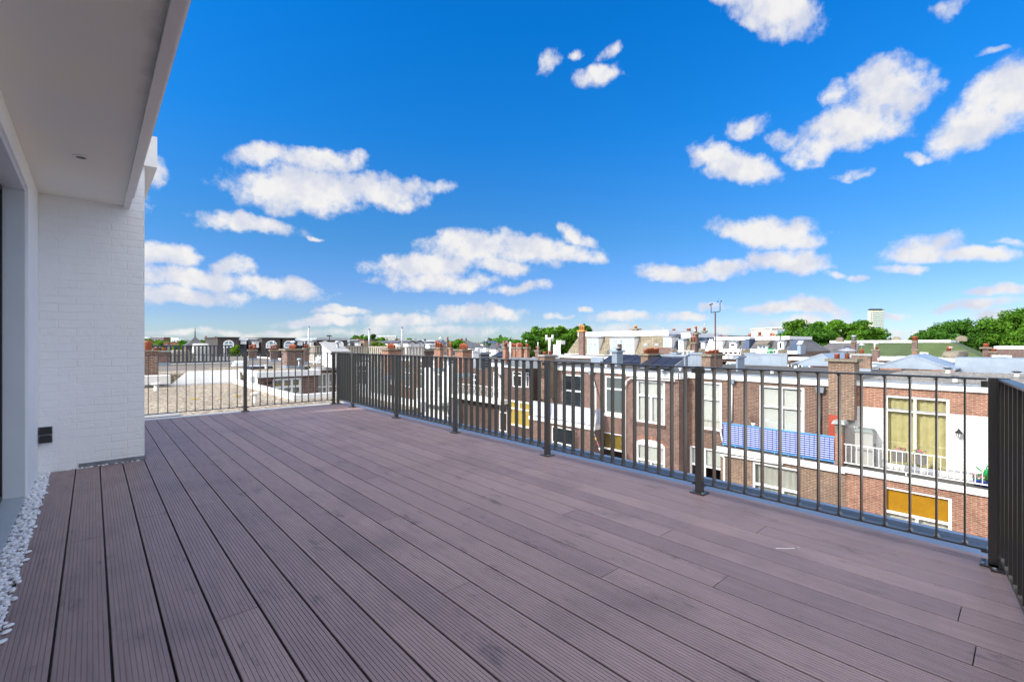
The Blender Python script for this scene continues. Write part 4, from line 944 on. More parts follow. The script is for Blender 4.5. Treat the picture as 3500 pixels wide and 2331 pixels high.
# --- house C : projecting brown house with arched window
FC = Fr('X', 21.2)
C = house_thing('terraced_house', 'projecting mauve brick house with tall white blinds and an arched window below', (21.2, 12.8, -11))
yC0, yC1 = FC.s(c6(1735, 0)[0]), FC.s(c6(1145, 0)[0]); r1 = FC.rect(c6, 1250, 1577, 228, 700); r2 = FC.rect(c6, 1250, 1577, 940, 1400)
wall_open(FC, yC0, yC1, -11, -.52, [r1, r2]).box(yC0, yC0+.02, .01, .79, -11, -.52).build('wall', 'purple', C)
body(C, FC, yC0+.02, yC1, 'bitumen', ZR, 11.8); cornice(C, FC, yC0-.06, yC1, -.521, -.24)
MB().box(21.1, 21.99, yC0-.08, yC0-.002, -.521, -.24).build('cornice_return', 'white', C)
window(FC, C, r1, mull=(.48,), trans=(.64,), fw=.10, split='below', back=[('blind', 'blind', .05, .60), ('blind', 'blind', .66, .95)])
window(FC, C, r2, mull=(.48,), trans=(.60,), fw=.09, split='below', back=[('blind', 'blind', .02, .56), ('blind', 'blind', .62, .96)])
m = FC.mb(); n = 14; sm_, hw = (r2[0]+r2[1])/2, (r2[1]-r2[0])/2; zs_ = r2[3]
o = [(sm_+hw*math.cos(math.pi*i/n), -.012, zs_+.26*math.sin(math.pi*i/n)) for i in range(n+1)]; m.pts(o, [tuple(range(n+1))]); m.build('arch_panel', 'white', C)
m = FC.mb()
for i in range(n):
    a, b = math.pi*i/n, math.pi*(i+.8)/n
    m.pts([(sm_+hw*math.cos(a)*1.02, -.015, zs_+.27*math.sin(a)), (sm_+(hw+.18)*math.cos(a), -.015, zs_+.47*math.sin(a)), (sm_+(hw+.18)*math.cos(b), -.015, zs_+.47*math.sin(b)), (sm_+hw*1.02*math.cos(b), -.015, zs_+.27*math.sin(b))], [(0, 1, 2, 3)])
m.build('brick_arch', 'redb', C)
FC.mb().box(r1[0]-.05, r1[1]+.05, -.06, .02, r1[2]-.14, r1[2]-.002).build('sill', 'brownd', C)
FC.mb().box(r2[0]-.05, r2[1]+.05, -.06, .02, r2[2]-.14, r2[2]-.002).build('sill', 'brownd', C)
pipe('long cream gutter pipe crossing under the cornice of the projecting mauve house', [(21.02, yC0+.1, -.60), (21.02, yC1-.35, -.60), (21.05, yC1-.05, -.80), (21.1, yC1+.05, -1.2), (21.1, yC1+.05, -10.5)], .04, 'offwhite')
# --- house C2/D : recess and the house with the white striped screen
D = house_thing('terraced_house', 'mauve brick house with dark windows and white striped balcony screen', (22, 17, -11))
yD0, yD1 = yC1+.02, FX.s(1853)
q1 = FX.rect(c6, 402, 626, 158, 530); q2 = FX.rect(c6, 890, 1110, 180, 605); q3 = FX.rect(c6, 850, 1110, 812, 1300)
zflD = FE.z(c6(160, 655)); q1 = (q1[0], q1[1], zflD+.1, q1[3])
wall_open(FX, yD0, yD1, -11, -.48, [q1, q2, q3]).build('wall', 'purple', D); body(D, FX, yD0, yD1, 'bitumen', ZR, 11); cornice(D, FX, yD0, yD1, -.481, -.23)
window(FX, D, q1, mull=(.5,), trans=(.62,), fw=.10, glass='darkglass', name='balcony_door')
window(FX, D, q2, mull=(), trans=(.66,), fw=.10, glass='patglass'); FX.mb().box(q2[0]-.05, q2[1]+.05, -.05, .02, q2[2]-.16, q2[2]-.002).build('sill', 'offwhite', D)
window(FX, D, q3, mull=(.5,), trans=(.62,), fw=.08, back=[('blind', 'yellow', .63, .97)])
yD2 = FE.s(c6(770, 0)[0]); q4 = FE.rect(c6, 282, 520, 748, 1130)
wall_open(FE, yD2, yD1, -11, zflD-.22, [q4]).box(yD2, yD2+.02, .01, .84, -11, zflD-.22).build('lower_wall', 'purple', D)
window(FE, D, q4, mull=(.5,), trans=(.52,), fw=.08, split='below', glass='darkglass', back=[('blind', 'offwhite', .88, .95)])
MB().box(21.03, 21.98, yD2-.05, yD1+.3, zflD-.22, zflD-.001).build('balcony_edge', 'white', D)
bs = thing('balcony_screen', 'white and blue striped fabric screen on the balcony of the mauve house', 'balcony screen', (21.2, yD2, zflD))
zt_ = FE.z(c6(160, 482)); m = MB(); P_ = []
for i in range(51): yy = yD2+(yD1+.1-yD2)*i/50; P_ += [(21.12+.012*math.sin(i*1.1), yy, zflD+.06), (21.12+.02*math.sin(i*1.7), yy, zt_)]
m.pts(P_, [(2*i, 2*i+2, 2*i+3, 2*i+1) for i in range(50)]); m.build('fabric', 'checkw', bs, True)
MB().box(21.13, 21.17, yD2, yD1+.1, zt_, zt_+.04).build('top_rail', 'steel', bs)
m = MB(); P_ = []
for i in range(13): xx = 21.14+.8*i/12; P_ += [(xx, yD2+.02*math.sin(i*2), zflD+.06), (xx, yD2-.03+.03*math.sin(i*1.5), zt_-.05)]
m.pts(P_, [(2*i, 2*i+2, 2*i+3, 2*i+1) for i in range(12)]); m.build('end_fabric', 'checkw', bs, True)
y = FX.s(c6(815, 0)[0]); pipe('white drainpipe beside the striped screen of the mauve house', [(21.9, y+.4, -.62), (21.9, y+.1, -1.4), (21.2, yD2-.08, zflD+.6), (21.1, yD2-.1, zflD-.05), (21.05, yD2-.02, zflD-.35)], .045, 'white', True)
m = MB(); bn = thing('bunting', 'string of small coloured flags hanging from the balcony corner of the mauve house', 'bunting', (21.1, yD2-.1, zflD-2))
p_, q_ = Vector((21.05, yD2-.05, zflD-.35)), Vector((21.0, yD2-1.4, zflD-2.9))
MB().bar(tuple(p_), tuple(q_), .006, 4).build('string', 'white', bn)
for i in range(9):
    c = p_.lerp(q_, (i+1)/10); MB().pts([(c.x, c.y-.07, c.z), (c.x, c.y+.07, c.z-.02), (c.x+.01, c.y, c.z-.2), (c.x-.02, c.y-.02, c.z-.1)], [(0, 1, 2), (0, 3, 2)]).build('flag', ('ochre', 'redpaint', 'white', 'bluerail')[i % 4], bn)
# --- E : recessed house with yellow panels
FEE = Fr('X', 22.03)
E = house_thing('terraced_house', 'dark brick house with yellow panel band seen through the railing', (24.2, 24, -11))
yE0_, yE1_ = FX.s(1813), FX.s(g6(425, 0)[0])-.02
w1 = FEE.rect(g6, 478, 630, 60, 435); w2 = FEE.rect(g6, 650, 775, 60, 430)
w1 = (w1[0], w1[1], w1[2], -.75); w2 = (max(w2[0], yE0_+.2), w2[1], w2[2]-.05, -.75)
zy1, zy0 = FEE.z(g6(480, 660)), FEE.z(g6(480, 1060))
wall_open(FEE, yE0_-.0, yE1_, -11, -.5, [w1, w2, (yE0_+.15, yE1_-.15, zy0, zy1)]).build('wall', 'brownd', E)
MB().box(23.0, 24, yD1+.01, yE0_-.01, -11, ZR-.1).build('recess_wall', 'brownd', E); body(E, FEE, yE0_, yE1_, 'bitumen', ZR, 11, sidemat='brownd'); cornice(E, FEE, yE0_, yE1_, -.501, -.24)
window(FEE, E, w1, (.5,), (.74,), back=[('blind', 'greyc', 0.02, .98)]); window(FEE, E, w2, (.5,), (.74,), back=[('blind', 'greyc', 0.02, .98)])
ww = (yE0_+.15, yE1_-.15, zy0, zy1)
pn = FEE.mb().box(ww[0], ww[1], .02, .06, ww[2], ww[3]).build('panel_band', 'yellow', E)
fz = lambda t: ww[2]+(ww[3]-ww[2])*t
for t in (0, .66, .95): FEE.mb().box(ww[0], ww[1], -.03, .015, fz(t), fz(t)+.12).build('band_rail', 'offwhite', E)
FEE.mb().box((ww[0]+ww[1])/2, (ww[0]+ww[1])/2+.1, -.025, .016, fz(.66)+.121, fz(.95)-.001).build('band_mullion', 'offwhite', E)
# --- F : balcony with curly ironwork
F_ = house_thing('terraced_house', 'brick house with a white strip, a wall lamp and a curly iron balcony', (22, 26, -11))
yF0, yF1 = FX.s(g6(425, 0)[0]), FX.s(g5(1415, 0)[0])
zf = FX.z(g6(265, 625)); o1 = FX.rect(g6, 165, 208, 125, 600); o2 = FX.rect(g5, 1595, 1740, 400, 830); o3 = FX.rect(g6, 262, 390, 715, 1150)
o1 = (o1[0], o1[1], zf, -.9)
wall_open(FX, yF0, yF1, -11, -.5, [o1, o2, o3]).build('wall', 'brownd', F_); body(F_, FX, yF0, yF1, 'bitumen', ZR, 11); cornice(F_, FX, yF0, yF1, -.501, -.22)
window(FX, F_, o1, (), (.8,), glass='darkglass', name='balcony_door'); window(FX, F_, o2, (.5,), (.75,), glass='darkglass'); window(FX, F_, o3, (.5,), (.7,), back=[('blind', 'lace', .02, .98)])
cw0, cw1 = FX.s(g6(318, 0)[0]), FX.s(g6(262, 0)[0]); FX.mb().box(cw0, cw1, -.03, -.001, zf, -.52).build('white_strip', 'white', F_)
s = (cw0+cw1)/2; z = FX.z(g6(295, 260)); ln = thing('wall_lantern', 'black carriage lamp on the white strip above the iron balcony', 'lantern', (21.9, s, z), 'wall lanterns')
MB().lathe(21.85, s, [(.04, z-.12), (.07, z+.06)], 6).build('glass', 'greyc', ln); MB().lathe(21.85, s, [(.1, z+.061), (.02, z+.15), (.0, z+.18)], 6).build('hood', 'black', ln); MB().box(21.9, 21.968, s-.02, s+.02, z-.15, z+.1).build('bracket', 'black', ln)
MB().box(21.2, 21.99, yF0, yF1, zf-.3, zf-.001).build('balcony_edge', 'offwhite', F_)
ib = thing('balcony_railing', 'wrought iron balcony railing with wavy bars on the brick house', 'railing', (21.3, yF0, zf)); zt_ = zf+.85
MB().box(21.24, 21.28, yF0, yF1, zt_, zt_+.04).build('top_rail', 'offwhite', ib)
p0 = None; n = int((yF1-yF0)/.16)
for i in range(n):
    yy = yF0+.08+i*.16
    if p0 is None:
        p0 = MB().path([(21.26, yy+.035*math.sin(j*1.3), zf+.02+j*(zt_-zf-.02)/8) for j in range(9)], .012, 4).build('bar', 'offwhite', ib); y0_ = yy
    else: c = cpy(p0, ib); c.location.y += yy-y0_
# --- W : white rendered house
W_ = house_thing('terraced_house', 'white rendered house with tall windows behind the middle of the railing', (21, 33, -11))
FW_ = Fr('X', 21.0); yW0, yW1 = FW_.s(g5(1400, 0)[0])+.02, FW_.s(g5(760, 0)[0])
yW0 = yF1+.02
a1 = FW_.rect(g5, 960, 1060, 300, 740); a2 = FW_.rect(g5, 1140, 1250, 560, 960)
wall_open(FW_, yW0, yW1, -11, -.45, [a1, (a2[0], a2[1], -6.2, -4.0)]).build('wall', 'white', W_); body(W_, FW_, yW0, yW1, 'gravelg', ZR, 12, sidemat='white'); cornice(W_, FW_, yW0, yW1, -.451, -.2)
window(FW_, W_, a1, (.5,), (.75,), back=[('blind', 'green_c', .02, .98)]); window(FW_, W_, (a2[0], a2[1], -6.2, -4.0), (.5,), (.75,), glass='darkglass')
MB().box(20.2, 20.99, yW0, yW1, -3.7, -3.45).build('balcony_edge', 'white', W_)
wb = thing('balcony_railing', 'white slatted balcony railing on the white rendered house', 'railing', (20.3, yW0, -3.4)); p0 = None
MB().box(20.25, 20.3, yW0, yW1, -2.6, -2.55).build('top_rail', 'white', wb)
for i in range(int((yW1-yW0)/.2)):
    yy = yW0+.1+i*.2
    if p0 is None: p0 = MB().box(20.26, 20.29, yy-.05, yy+.05, -3.44, -2.601).build('slat', 'white', wb); y0_ = yy
    else: c = cpy(p0, wb); c.location.y += yy-y0_
# --- two more beyond
G_ = house_thing('terraced_house', 'far brick house with white cornice glimpsed through the narrow gaps of the railing', (22, 40, -11))
yG1 = yW1+8; g_w = [(yW1+1+i*2.6, yW1+2.6+i*2.6, z, z+1.9) for i in range(3) for z in (-2.9, -6.2)]
wall_open(FX, yW1+.02, yG1, -11, -.45, g_w).build('wall', 'brown', G_); body(G_, FX, yW1+.02, yG1, 'bitumen', ZR, 11); cornice(G_, FX, yW1+.02, yG1, -.451, -.2)
for r_ in g_w: window(FX, G_, r_, (.5,), (.7,), back=[('blind', 'lace', .02, .98)])
G2 = house_thing('terraced_house', 'farthest pale house of the opposite row, glimpsed left of the middle posts', (20, 50, -11))
F20 = Fr('X', 20.0); g_w = [(yG1+1+i*3, yG1+2.8+i*3, z, z+1.9) for i in range(5) for z in (-2.9, -6.2)]
wall_open(F20, yG1+.02, yG1+17, -11, -.45, g_w).build('wall', 'farwhite', G2); body(G2, F20, yG1+.02, yG1+17, 'gravelg', ZR, 12, sidemat='farwhite'); cornice(G2, F20, yG1+.02, yG1+17, -.451, -.2)
for r_ in g_w: window(F20, G2, r_, (.5,), (.7,), glass='darkglass')

# ================================================================== things on the roofs opposite
zr = ZR
def onroof(px, z=ZR, py=None): d = (EYE-z)*FPX/(py-CY); return at(px, d), d
vent('white roof vent with black cap in the middle of the dark flat roof', c4, 1252, 1003, 955, 22.5, 'white', 'black', .07)
vent('white roof vent with black cap just above the white cornice of the brown house', c4, 938, 1085, 1030, 22.9, 'white', 'black', .07)
vent('white vent with dark cap on the grey gravel in front of the right zinc pyramid', c5, 1243, 1172, 1100, 22.5, 'white', 'black', .09)
vent('white vent with dark cap on the grey gravel behind the railing top', c5, 1347, 1298, 1220, 17.3, 'white', 'black', .07)
vent('white vent with dark cap above the corner of the railing at the right', c5, 2250, 1222, 1150, 20, 'white', 'black', .08)
vent('white vent stub on the dark roof left of the tan chimney with five pots', g7, 126, 905, 865, 26, 'white', 'white', .05)
vent('white vent stub right of the tan chimney with five pots', g7, 1232, 1015, 965, 23, 'white', 'white', .07)
vent('white vent stub on the dark roof beside the tall middle railing post', g7, 1618, 970, 925, 23.5, 'white', 'white', .05)
chimney('tan brick chimney with five clay pots in the middle of the roofs opposite', g7, 825, 966, 1246, 642, 868, 27.5, 'tanb', 'cap', 5, .14, .32, (0, 4), zb=ZR, over=.1, capt=.12)
chimney('tan brick chimney with three low pots behind the weather mast', c4, -10, 110, 274, 828, 1000, 25.5, 'tanb', 'cap', 3, .15, .22, (), zb=ZR, over=.1, capt=.12)
def zbox(label, name, cat, conv, pl, pc, pr, pt, pb, d, mat='zinc', capped=True, zb=None, over=.08, group=None, y_len=None):
    x0, y0 = at(conv(pc, 0)[0], d); a, b = ray(conv(pl, 0)[0]); y1 = b*x0/a if y_len is None else y0+y_len; a, b = ray(conv(pr, 0)[0]); x1 = a*y0/b
    zt = zat(d, conv(0, pt)[1]); z0 = zb if zb is not None else zat(d, conv(0, pb)[1])
    root = thing(name, label, cat, (x0, y0, z0), group)
    MB().box(x0, x1, y0, y1, z0-.03, zt).build('casing', mat, root)
    if capped:
        MB().box(x0-over, x1+over, y0-over, y1+over, zt+.001, zt+.10).build('cap', mat, root)
        m = MB()
        for i in range(4): yy = y0+(y1-y0)*(i+.5)/4; m.box(x0-.012, x0-.001, yy-.01, yy+.01, z0+.05, zt-.05)
        m.build('seam', mat, root)
    return root
q = zbox('zinc clad chimney box with a hipped cap in front of the shingled roof', 'zinc_chimney', 'zinc chimney', g7, 243, 345, 466, 610, 740, 30, zb=ZR, over=.12)
x, y = at(g7(400, 0)[0], 30.4); z = zat(30.4, g7(0, 565)[1]); MB().lathe(x, y, [(.14, z-.1), (.14, z+.38)], 12).build('flue', 'rust', q); MB().lathe(x, y, [(.2, z+.46), (.12, z+.6), (.02, z+.62)], 12).build('cowl', 'steel', q)
x, y = at(g7(340, 0)[0], 30.2); MB().lathe(x, y, [(.05, z-.1), (.05, z+.08), (.3, z+.1), (.05, z+.22)], 12).build('vent_hood', 'steel', q)
zbox('zinc roof box left of the zinc chimney', 'zinc_roof_box', 'zinc box', g7, -180, 60, 82, 710, 770, 33, zb=ZR, capped=False, group='zinc boxes on the roofs')
zbox('low zinc box with a sloping shoulder beside the tan chimney', 'zinc_roof_box', 'zinc box', g7, 1250, 1722, 1775, 700, 900, 27.0, zb=ZR, capped=True, group='zinc boxes on the roofs')
zbox('taller zinc box behind the low shouldered one', 'zinc_roof_box', 'zinc box', g7, 1440, 1530, 1640, 650, 800, 31.0, zb=ZR, capped=True, group='zinc boxes on the roofs')
zbox('wide zinc upstand at the end of the zinc boxes behind the tall middle post', 'zinc_roof_box', 'zinc box', g7, 1775, 2055, 2075, 655, 860, 29.0, zb=ZR, capped=True, group='zinc boxes on the roofs')
zbox('short zinc box just right of the chimney behind the weather mast', 'zinc_roof_box', 'zinc box', c4, 455, 475, 568, 880, 1015, 24.5, zb=ZR, capped=True, group='zinc boxes on the roofs')
zbox('long pale zinc wall along the back of the dark flat roof', 'zinc_upstand', 'zinc wall', c4, 568, 1138, 1146, 838, 968, 30.5, zb=ZR, capped=True, over=.03)
zbox('long blue grey zinc wall at the back of the gravel roof at right', 'zinc_upstand', 'zinc wall', c5, 1412, 2600, 2610, 985, 1145, 25.5, zb=ZR-.3, capped=True, over=.03, y_len=None)
def pyramid(label, conv, pl, pa, pr, pt, pb, X, mat='zinc'):
    f = Fr('X', X); s1, s0 = f.s(conv(pl, 0)[0]), f.s(conv(pr, 0)[0]); t = f.t(conv(pa, 0)[0]); zb = EYE+(CY-conv(0, pb)[1])/FPX*t; zt = f.z(conv(pa, pt)); sm_ = f.s(conv(pa, 0)[0])
    root = thing('zinc_gable_roof', label, 'zinc roof', (X, sm_, zb), 'low zinc roofs behind the flat roofs'); L = 5.0
    e = .25
    MB().pts([(X, s0-e, zb), (X, s1+e, zb), (X, sm_, zt), (X+L, s0-e, zb), (X+L, s1+e, zb), (X+L, sm_, zt)], [(0, 1, 2), (3, 5, 4), (0, 3, 4, 1)]).build('gable', mat, root)
    for a in (s0, s1):
        o = -e if a == s0 else e
        MB().pts([(X-.03, a+o, zb-.02), (X+L, a+o, zb-.02), (X+L, sm_, zt), (X-.03, sm_, zt), (X-.03, a+o, zb+.06), (X+L, a+o, zb+.06), (X+L, sm_, zt+.08), (X-.03, sm_, zt+.08)], [(0, 3, 2, 1), (4, 5, 6, 7), (0, 1, 5, 4), (1, 2, 6, 5), (2, 3, 7, 6), (3, 0, 4, 7)]).build('roof_sheet', mat, root)
    return root
pyramid('light zinc gabled roof right of the long pale zinc wall', c4, 1235, 1600, 1790, 835, 985, 33.2)
pyramid('wide zinc gabled roof behind the grey gravel roof at right', c5, 215, 712, 1255, 930, 1118, 33.5)
# grounds of the courtyard side behind
def solar(label, conv, pl, pr, pt, pb, X, n=3, tilt=.35):
    f = Fr('X', X); s0, s1 = f.s(conv(pr, 0)[0]), f.s(conv(pl, 0)[0]); root = thing('solar_panels', label, 'solar panels', (X, s0, ZR), 'solar arrays on the flat roofs')
    w = (s1-s0)/n; dp = 1.5
    for i in range(n):
        a, b = s0+i*w+.03, s0+(i+1)*w-.03
        p = MB().pts([(X, a, ZR+.12), (X, b, ZR+.12), (X+dp, b, ZR+.12+dp*tilt), (X+dp, a, ZR+.12+dp*tilt), (X, a, ZR+.16), (X, b, ZR+.16), (X+dp, b, ZR+.16+dp*tilt), (X+dp, a, ZR+.16+dp*tilt)], [(0, 3, 2, 1), (4, 5, 6, 7), (0, 1, 5, 4), (1, 2, 6, 5), (2, 3, 7, 6), (3, 0, 4, 7)]).build('panel', 'solar', root)
        MB().pts([(X, a-.01, ZR+.01), (X+dp, a-.01, ZR+.01), (X+dp, a-.01, ZR+.12+dp*tilt)], [(0, 1, 2)]).build('side_plate', 'zinc', p)
solar('tilted dark solar panels behind the cornice, right under the zinc chimney', g7, 0, 800, 760, 850, 26.8, 4)
solar('second row of tilted solar panels, nearer, at the cornice of the projecting house', g7, 740, 1420, 920, 1010, 22.9, 3)
solar('solar panels left of the cream twin topped flue', g4, 1045, 1340, 515, 590, 30, 3)
solar('solar panels beside the wide red chimney with white pots', g4, 100, 320, 520, 600, 33, 3)
# louvred plant box and white hut
pb_ = zbox('grey plant box with horizontal louvres on the roof beyond the railing', 'plant_box', 'plant box', g4, 800, 838, 1015, 535, 640, 27, 'zincd', True, zb=ZR)
x0, y0 = at(g4(838, 0)[0], 27); a, b = ray(g4(1015, 0)[0]); x1 = a*y0/b
for i in range(6): MB().box(x0+.05, x1-.05, y0-.06, y0-.002, ZR+.1+i*.16, ZR+.17+i*.16).build('louvre', 'black', pb_)
zbox('small white hut roof beside the louvred plant box', 'roof_hut', 'roof hut', g4, 672, 690, 835, 490, 620, 28.5, 'white', True, zb=ZR)
zbox('square white flue housing on top of the white hut', 'roof_hut', 'roof hut', g4, 765, 790, 830, 440, 520, 29.5, 'white', True, zb=ZR)
zbox('low rendered wall with grey top under the triple chimney', 'roof_parapet', 'parapet', g4, 1440, 1990, 2000, 612, 670, 28.0, 'zincd', False, zb=ZR, y_len=None)
# ---- weather mast
ms_ = c4(176, 0)[0]; d = 24; x, y = at(ms_, d); z0 = ZR; z1 = zat(d, c4(0, 262)[1])
mt = thing('weather_mast', 'thin rusty mast with a U shaped fork carrying wind instruments', 'mast', (x, y, z0))
MB().bar((x, y, z0), (x, y, z1), .035, 8).build('pole', 'rust', mt)
xl, yl = at(c4(120, 0)[0], d); xr, yr = at(c4(240, 0)[0], d); zl = zat(d, c4(0, 175)[1]); zr_ = zat(d, c4(0, 135)[1])
MB().path([(xl, yl, zl), (xl, yl, z1-.03), (xr, yr, z1+.03), (xr, yr, zr_)], .018, 6).build('fork', 'black', mt)
MB().bar((xl-.06, yl+.05, zl+.02), (xl+.06, yl-.05, zl+.1), .035, 6).build('wind_vane', 'black', mt); 
for i in range(3): a = i*2.1; MB().lathe(xr+.1*math.cos(a), yr+.1*math.sin(a), [(.01, zr_+.03), (.035, zr_+.06), (.01, zr_+.1)], 6).build('cup', 'black', mt)

# ================================================================== second row: mansard houses
def owin(fr, parent, s0, s1, z0, z1, n, mull=(), trans=(), glass='blueglass', fw=.09, fmat='white', arch=0, name='window'):
    w, h = s1-s0, z1-z0; m = fr.mb()
    if arch:
        k_ = 12; sm_ = (s0+s1)/2; zs = z1-arch
        out = [(s0, z0)]+[(sm_-w/2*math.cos(math.pi*i/k_), zs+arch*math.sin(math.pi*i/k_)) for i in range(k_+1)]+[(s1, z0)]
        inn = [(s0+fw, z0+fw)]+[(sm_-(w/2-fw)*math.cos(math.pi*i/k_), zs+(arch-fw)*math.sin(math.pi*i/k_)) for i in range(k_+1)]+[(s1-fw, z0+fw)]
        L = len(out)
        for i in range(L):
            a, b = out[i], out[(i+1) % L]; c, d_ = inn[(i+1) % L], inn[i]
            m.pts([(a[0], n-.06, a[1]), (b[0], n-.06, b[1]), (c[0], n-.06, c[1]), (d_[0], n-.06, d_[1]), (a[0], n, a[1]), (b[0], n, b[1]), (c[0], n, c[1]), (d_[0], n, d_[1])], [(0, 1, 2, 3), (0, 1, 5, 4), (3, 2, 6, 7)])
        for u in mull: m.box(s0+w*u-fw*.4, s0+w*u+fw*.4, n-.055, n-.01, z0+fw, z1-fw)
        for t in trans: m.box(s0+fw, s1-fw, n-.052, n-.011, z0+h*t-fw*.4, z0+h*t+fw*.4)
        f = m.build(name, fmat, parent); p = fr.mb(); p.pts([(a, n-.02, b) for a, b in inn], [tuple(range(L))]); p.build('pane', glass, f); return f
    m.box(s0, s0+fw, n-.06, n, z0, z1).box(s1-fw, s1, n-.06, n, z0, z1).box(s0+fw, s1-fw, n-.06, n, z1-fw, z1).box(s0+fw, s1-fw, n-.06, n, z0, z0+fw)
    for u in mull: m.box(s0+w*u-fw*.4, s0+w*u+fw*.4, n-.055, n-.001, z0+fw, z1-fw)
    for t in trans: m.box(s0+fw, s1-fw, n-.052, n-.002, z0+h*t-fw*.4, z0+h*t+fw*.4)
    f = m.build(name, fmat, parent); fr.mb().box(s0+fw*.5, s1-fw*.5, n-.03, n-.02, z0+fw*.5, z1-fw*.5).build('pane', glass, f); return f
def mansard(label, fr, s0, s1, zg, zt, slope=1.3, side=(.0, .0), roofmat='shingle', wallmat='purple', fas=.4, depth=9, gutter=True, group='mansard roofed houses', cat='house'):
    p = fr.T((s0+s1)/2, 0, -11); root = thing('mansard_house', label, cat, p, group)
    fr.mb().box(s0, s1, .2, depth, -11, zg-.001).build('wall', wallmat, root)
    fr.mb().pts([(s0, .15, zg), (s1, .15, zg), (s1, depth, zg), (s0, depth, zg), (s0+side[0], slope, zt), (s1-side[1], slope, zt), (s1-side[1], depth-slope, zt), (s0+side[0], depth-slope, zt)],
                [(0, 3, 2, 1), (4, 5, 6, 7), (0, 1, 5, 4), (1, 2, 6, 5), (2, 3, 7, 6), (3, 0, 4, 7)]).build('roof', roofmat, root)
    if fas: fr.mb().box(s0+side[0]-.05, s1-side[1]+.05, slope-.12, depth-slope+.1, zt+.001, zt+fas).build('fascia', 'white', root)
    if gutter: fr.mb().box(s0-.05, s1+.05, -.15, .149, zg-.2, zg+.1).build('gutter', 'white', root)
    return root
def dormer(fr, root, s0, s1, z0, z1, slope, zg, zt, mull=(), trans=(), n=.15, roof='zincd', side='white', glass='blueglass', over=.12, fw=.12):
    nb_ = slope+.3
    d = fr.mb().box(s0, s1, n, nb_, z0, z1).build('dormer', side, root)
    fr.mb().pts([(s0-over, n-.15, z1+.001), (s1+over, n-.15, z1+.001), (s1+over, nb_+.2, z1+.12), (s0-over, nb_+.2, z1+.12), (s0-over, n-.15, z1+.07), (s1+over, n-.15, z1+.07), (s1+over, nb_+.2, z1+.2), (s0-over, nb_+.2, z1+.2)], [(0, 3, 2, 1), (4, 5, 6, 7), (0, 1, 5, 4), (1, 2, 6, 5), (2, 3, 7, 6), (3, 0, 4, 7)]).build('dormer_roof', roof, d)
    owin(fr, d, s0+.05, s1-.05, z0+.08, z1-.04, n-.002, mull, trans, glass, fw)
    return d
XM = 48.0; FM = Fr('X', XM)
def SM(px, c=c3, f=FM): return f.s(c(px, 0)[0])
zg = FM.z(c3(1100, 722)); zt = FM.z(c3(1100, 502))
s_a, s_b = SM(1725), SM(612)
m1 = mansard('big tan shingled mansard house with two white dormers and white fascia', FM, s_a, s_b, zg, zt, 1.4, (.0, 1.2), 'shingle', 'orange', .62, 10)
dormer(FM, m1, SM(985), SM(862), zg+.15, FM.z(c3(920, 522)), 1.4, zg, zt, (.5,), (.72,), glass='palepane')
dormer(FM, m1, SM(1395), SM(1118), zg+.1, FM.z(c3(1250, 522)), 1.4, zg, zt, (.33, .66), (), glass='palepane')
ZM = FM.z(c3(1700, 740))
# white balcony at its left end
FM.mb().box(SM(612), SM(505), -.9, .0, zg-.15, zg).build('balcony', 'white', m1)
for i in range(6): s = SM(600)+(SM(525)-SM(600))*i/5; FM.mb().box(s-.06, s+.06, -.85, -.78, zg+.001, zg+1.35).build('balcony_slat', 'white', m1)
FM.mb().box(SM(578), SM(527), -.3, .6, zg+1.36, FM.z(c3(550, 550))).build('porch', 'white', m1)
chimney('tall brown chimney in front of the tan shingled mansard, left of its white dormers', c3, 764, 820, 846, 432, 700, 56.5, 'purple', 'poto', 3, .3, .7, (), zb=zg-.1, potm='poto', over=.12)
chimney('square chimney with orange pots on top of the tan shingled mansard', c3, 1384, 1428, 1458, 412, 465, 60, 'purple', 'cap', 2, .3, .45, (), zb=zt+.5, potm='poto', over=.25)
chimney('low chimney with pots at the right end of the tan shingled mansard roof', c3, 1672, 1760, 1785, 462, 475, 60, 'purple', 'cap', 4, .22, .35, (1,), zb=zt+.3, over=.1)
# slate neighbour
zc = lambda px, py, c=c3, f=FM: f.z(c(px, py))
m2 = mansard('dark slate mansard house with a white recess and zinc flashings', FM, SM(1890), SM(1722), zg-.1, zc(1800, 478), 1.5, (.9, 0), 'slateb', 'purple', 0, 10)
dormer(FM, m2, SM(1828), SM(1735), zg+.4, zc(1780, 510), 1.5, zg, zt, (), (), glass='palepane', roof='zincd')
m3 = mansard('narrow tan shingled mansard house with a white hooded dormer', FM, SM(2042), SM(1892), zg-.1, zc(1960, 520), 1.2, (.5, 0), 'shingle', 'purple', .55, 10)
dormer(FM, m3, SM(1965), SM(1905), zg+.3, zc(1940, 545), 1.2, zg, zt, (), (), glass='palepane', roof='zinc')
m4 = mansard('blue slate mansard house with a small blue framed window between two chimneys', FM, SM(2228), SM(2045), zg-.2, zc(2140, 515), 1.2, (.5, 0), 'slateb', 'purple', 0, 10)
dormer(FM, m4, SM(2212), SM(2165), zg+.3, zc(2190, 570), 1.2, zg, zt, (.5,), (), roof='zincd')
chimney('low brown chimney among the trees above the slate mansard', c3, 1833, 1862, 1888, 445, 480, 62, 'purple', 'cap', 1, .2, .4, zb=2, over=.12)
chimney('brown chimney behind the narrow tan shingled house', c3, 2003, 2035, 2062, 440, 500, 60, 'purple', 'cap', 1, .3, .4, zb=1.5, over=.12)
chimney('tall brown chimney with two red pots between the narrow tan and blue slate houses', c3, 2078, 2120, 2145, 462, 680, 50, 'purple', 'cap', 2, .28, .75, (), zb=-.5, over=.2)
chimney('short mauve chimney with dark cowls in front of the taller two potted one', c3, 2064, 2105, 2128, 572, 700, 44, 'purple', 'cap', 2, .22, .7, (1,), zb=-1, over=.1)
